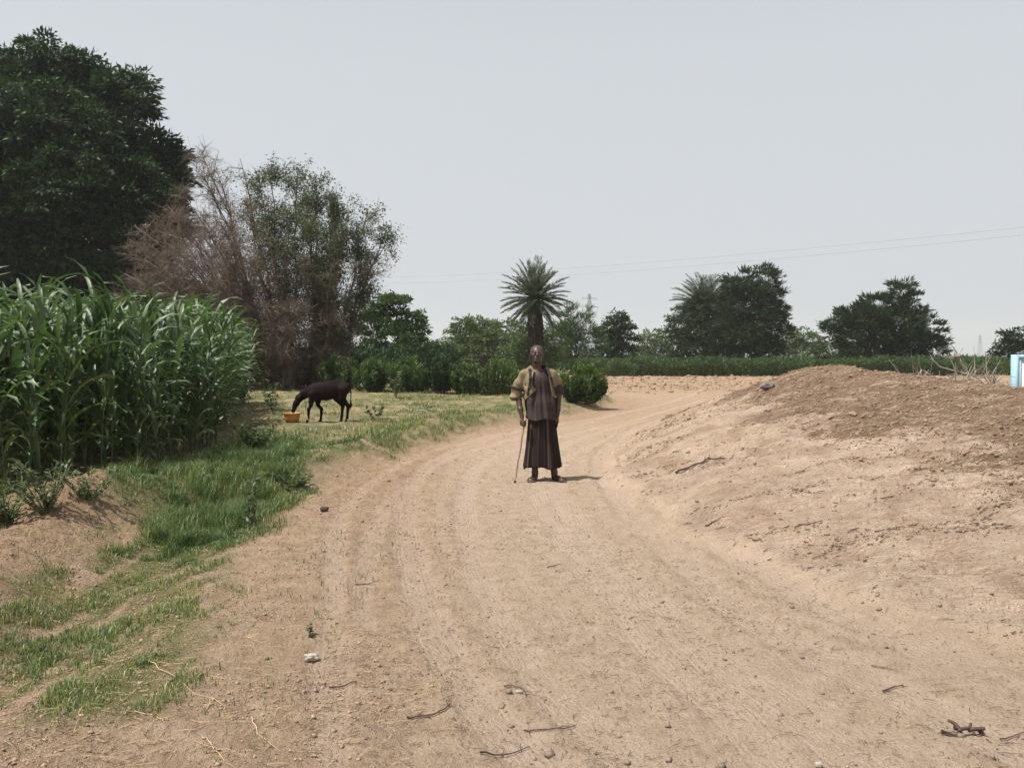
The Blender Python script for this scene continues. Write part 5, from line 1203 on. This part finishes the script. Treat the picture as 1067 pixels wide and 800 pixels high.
def cable(label, a, ya, b_, yb, sag, r=.017):
    A = at(*a, ya); B = at(*b_, yb); d = B - A; A2 = A - d * .55; B2 = B + d * .35; n = 60; t = np.linspace(-.55, 1.35, n)
    P = A + d * t[:, None]; P[:, 2] -= sag * 4 * t * (1 - t); V, Q = tube_path(P - A, r, 4); b = Bag(); b.add(V, Q); o = b.obj('power_cable', M['cable']); o.location = [float(v) for v in A]; tag(o, label, 'cable', 'power cables across the sky')
cable('upper power cable of the pair crossing the sky', (406, 289), 300, (1067, 237), 125, 1.2)
cable('lower power cable of the pair crossing the sky', (419, 295), 300, (1067, 245), 125, 1.2)

# broad-leaved seedlings and weeds
M['weed_leaf'] = leaf_mat('weed_leaf', [(.2, G(.045, .07, .032)), (.8, G(.10, .135, .06))], .5, .3, .35, 3, (1.3, 1.4, .8))
def weed(label, px, py, h, n, spread, L=.07, group=None, name='weed', lean=0):
    p = hit(px, py); root = thing(name, label, 'weed', p, 0, group); st = Bag(); fo = Bag(); ns = max(1, n // 14)
    for i in range(ns):
        a = rng.uniform(0, 6.28); tip = np.array([math.cos(a) * spread * rng.uniform(.3, 1) + lean * h, math.sin(a) * spread * rng.uniform(.3, 1), h * rng.uniform(.65, 1.05)]); P, r_ = limb((0, 0, -.01), tip, .006, .002, .1, 6); V, Q = tube_path(P, r_, 5); st.add(V, Q)
        m = n // ns; t = rng.uniform(.15, 1, m); s = t * 5; i0 = np.clip(s.astype(int), 0, 4); bp = P[i0] + (P[i0 + 1] - P[i0]) * (s - i0)[:, None]; d = rdir(m); d[:, 2] = np.abs(d[:, 2]) * .4 + .05
        V, Q = leaf_cards(bp, d, L * rng.uniform(.6, 1.3, m), L * .55 * rng.uniform(.8, 1.2, m), nrm=np.tile([[0, 0, 1.]], (m, 1)) + rng.normal(size=(m, 3)) * .3); fo.add(V, Q, np.repeat(rng.random(m) * .6 + .3, 4))
    st.obj('stem', M['maize_stalk'], root, True); fo.obj('foliage', M['weed_leaf'], root)
weed('tall leafy seedling standing alone at the track\'s left rim with its small shadow', 259, 553, .50, 90, .10, .06)
weed('low spreading broad-leaved weed beside the lone tall seedling, further up the verge', 305, 508, .20, 150, .34, .08)
weed('bushy weed in the gap at the foot of the crop\'s right end', 268, 470, .40, 260, .42, .09)
weed('pale green weed at the crop\'s right corner, left of the calf', 284, 428, .8, 120, .35, .12)
weed('broad-leaved weed clump at the front foot of the crop, at the left edge', 8, 545, .34, 420, .38, .055)
weed('leafy weed clump at the front foot of the crop, second from the left edge', 48, 535, .42, 420, .34, .05)
weed('sprawling weed at the front foot of the crop above the earth bank', 92, 520, .26, 260, .35, .05)
weed('small grey-green tuft growing on the track near the white stone', 322, 664, .07, 26, .03, .03)
weed('light weed sprig growing against the bushes right of the calf', 413, 415, .9, 90, .3, .12)
weed('small yellowish weed tuft in the field right of the calf', 393, 437, .35, 90, .3, .10)

# haze over the fields: one even volume
def haze():
    V, Q = box((0, 900, 39), (2600, 3600, 82)); o = mk('haze', V, Q); m = bpy.data.materials.new('haze'); m.use_nodes = True; t = m.node_tree; t.nodes.remove(t.nodes['Principled BSDF'])
    v = t.nodes.new('ShaderNodeVolumePrincipled'); v.inputs['Color'].default_value = (.90, .92, .95, 1); v.inputs['Density'].default_value = .0003; v.inputs['Anisotropy'].default_value = .2
    t.links.new(v.outputs[0], t.nodes['Material Output'].inputs['Volume']); o.data.materials.append(m); tag(o, kind='stuff')
haze()
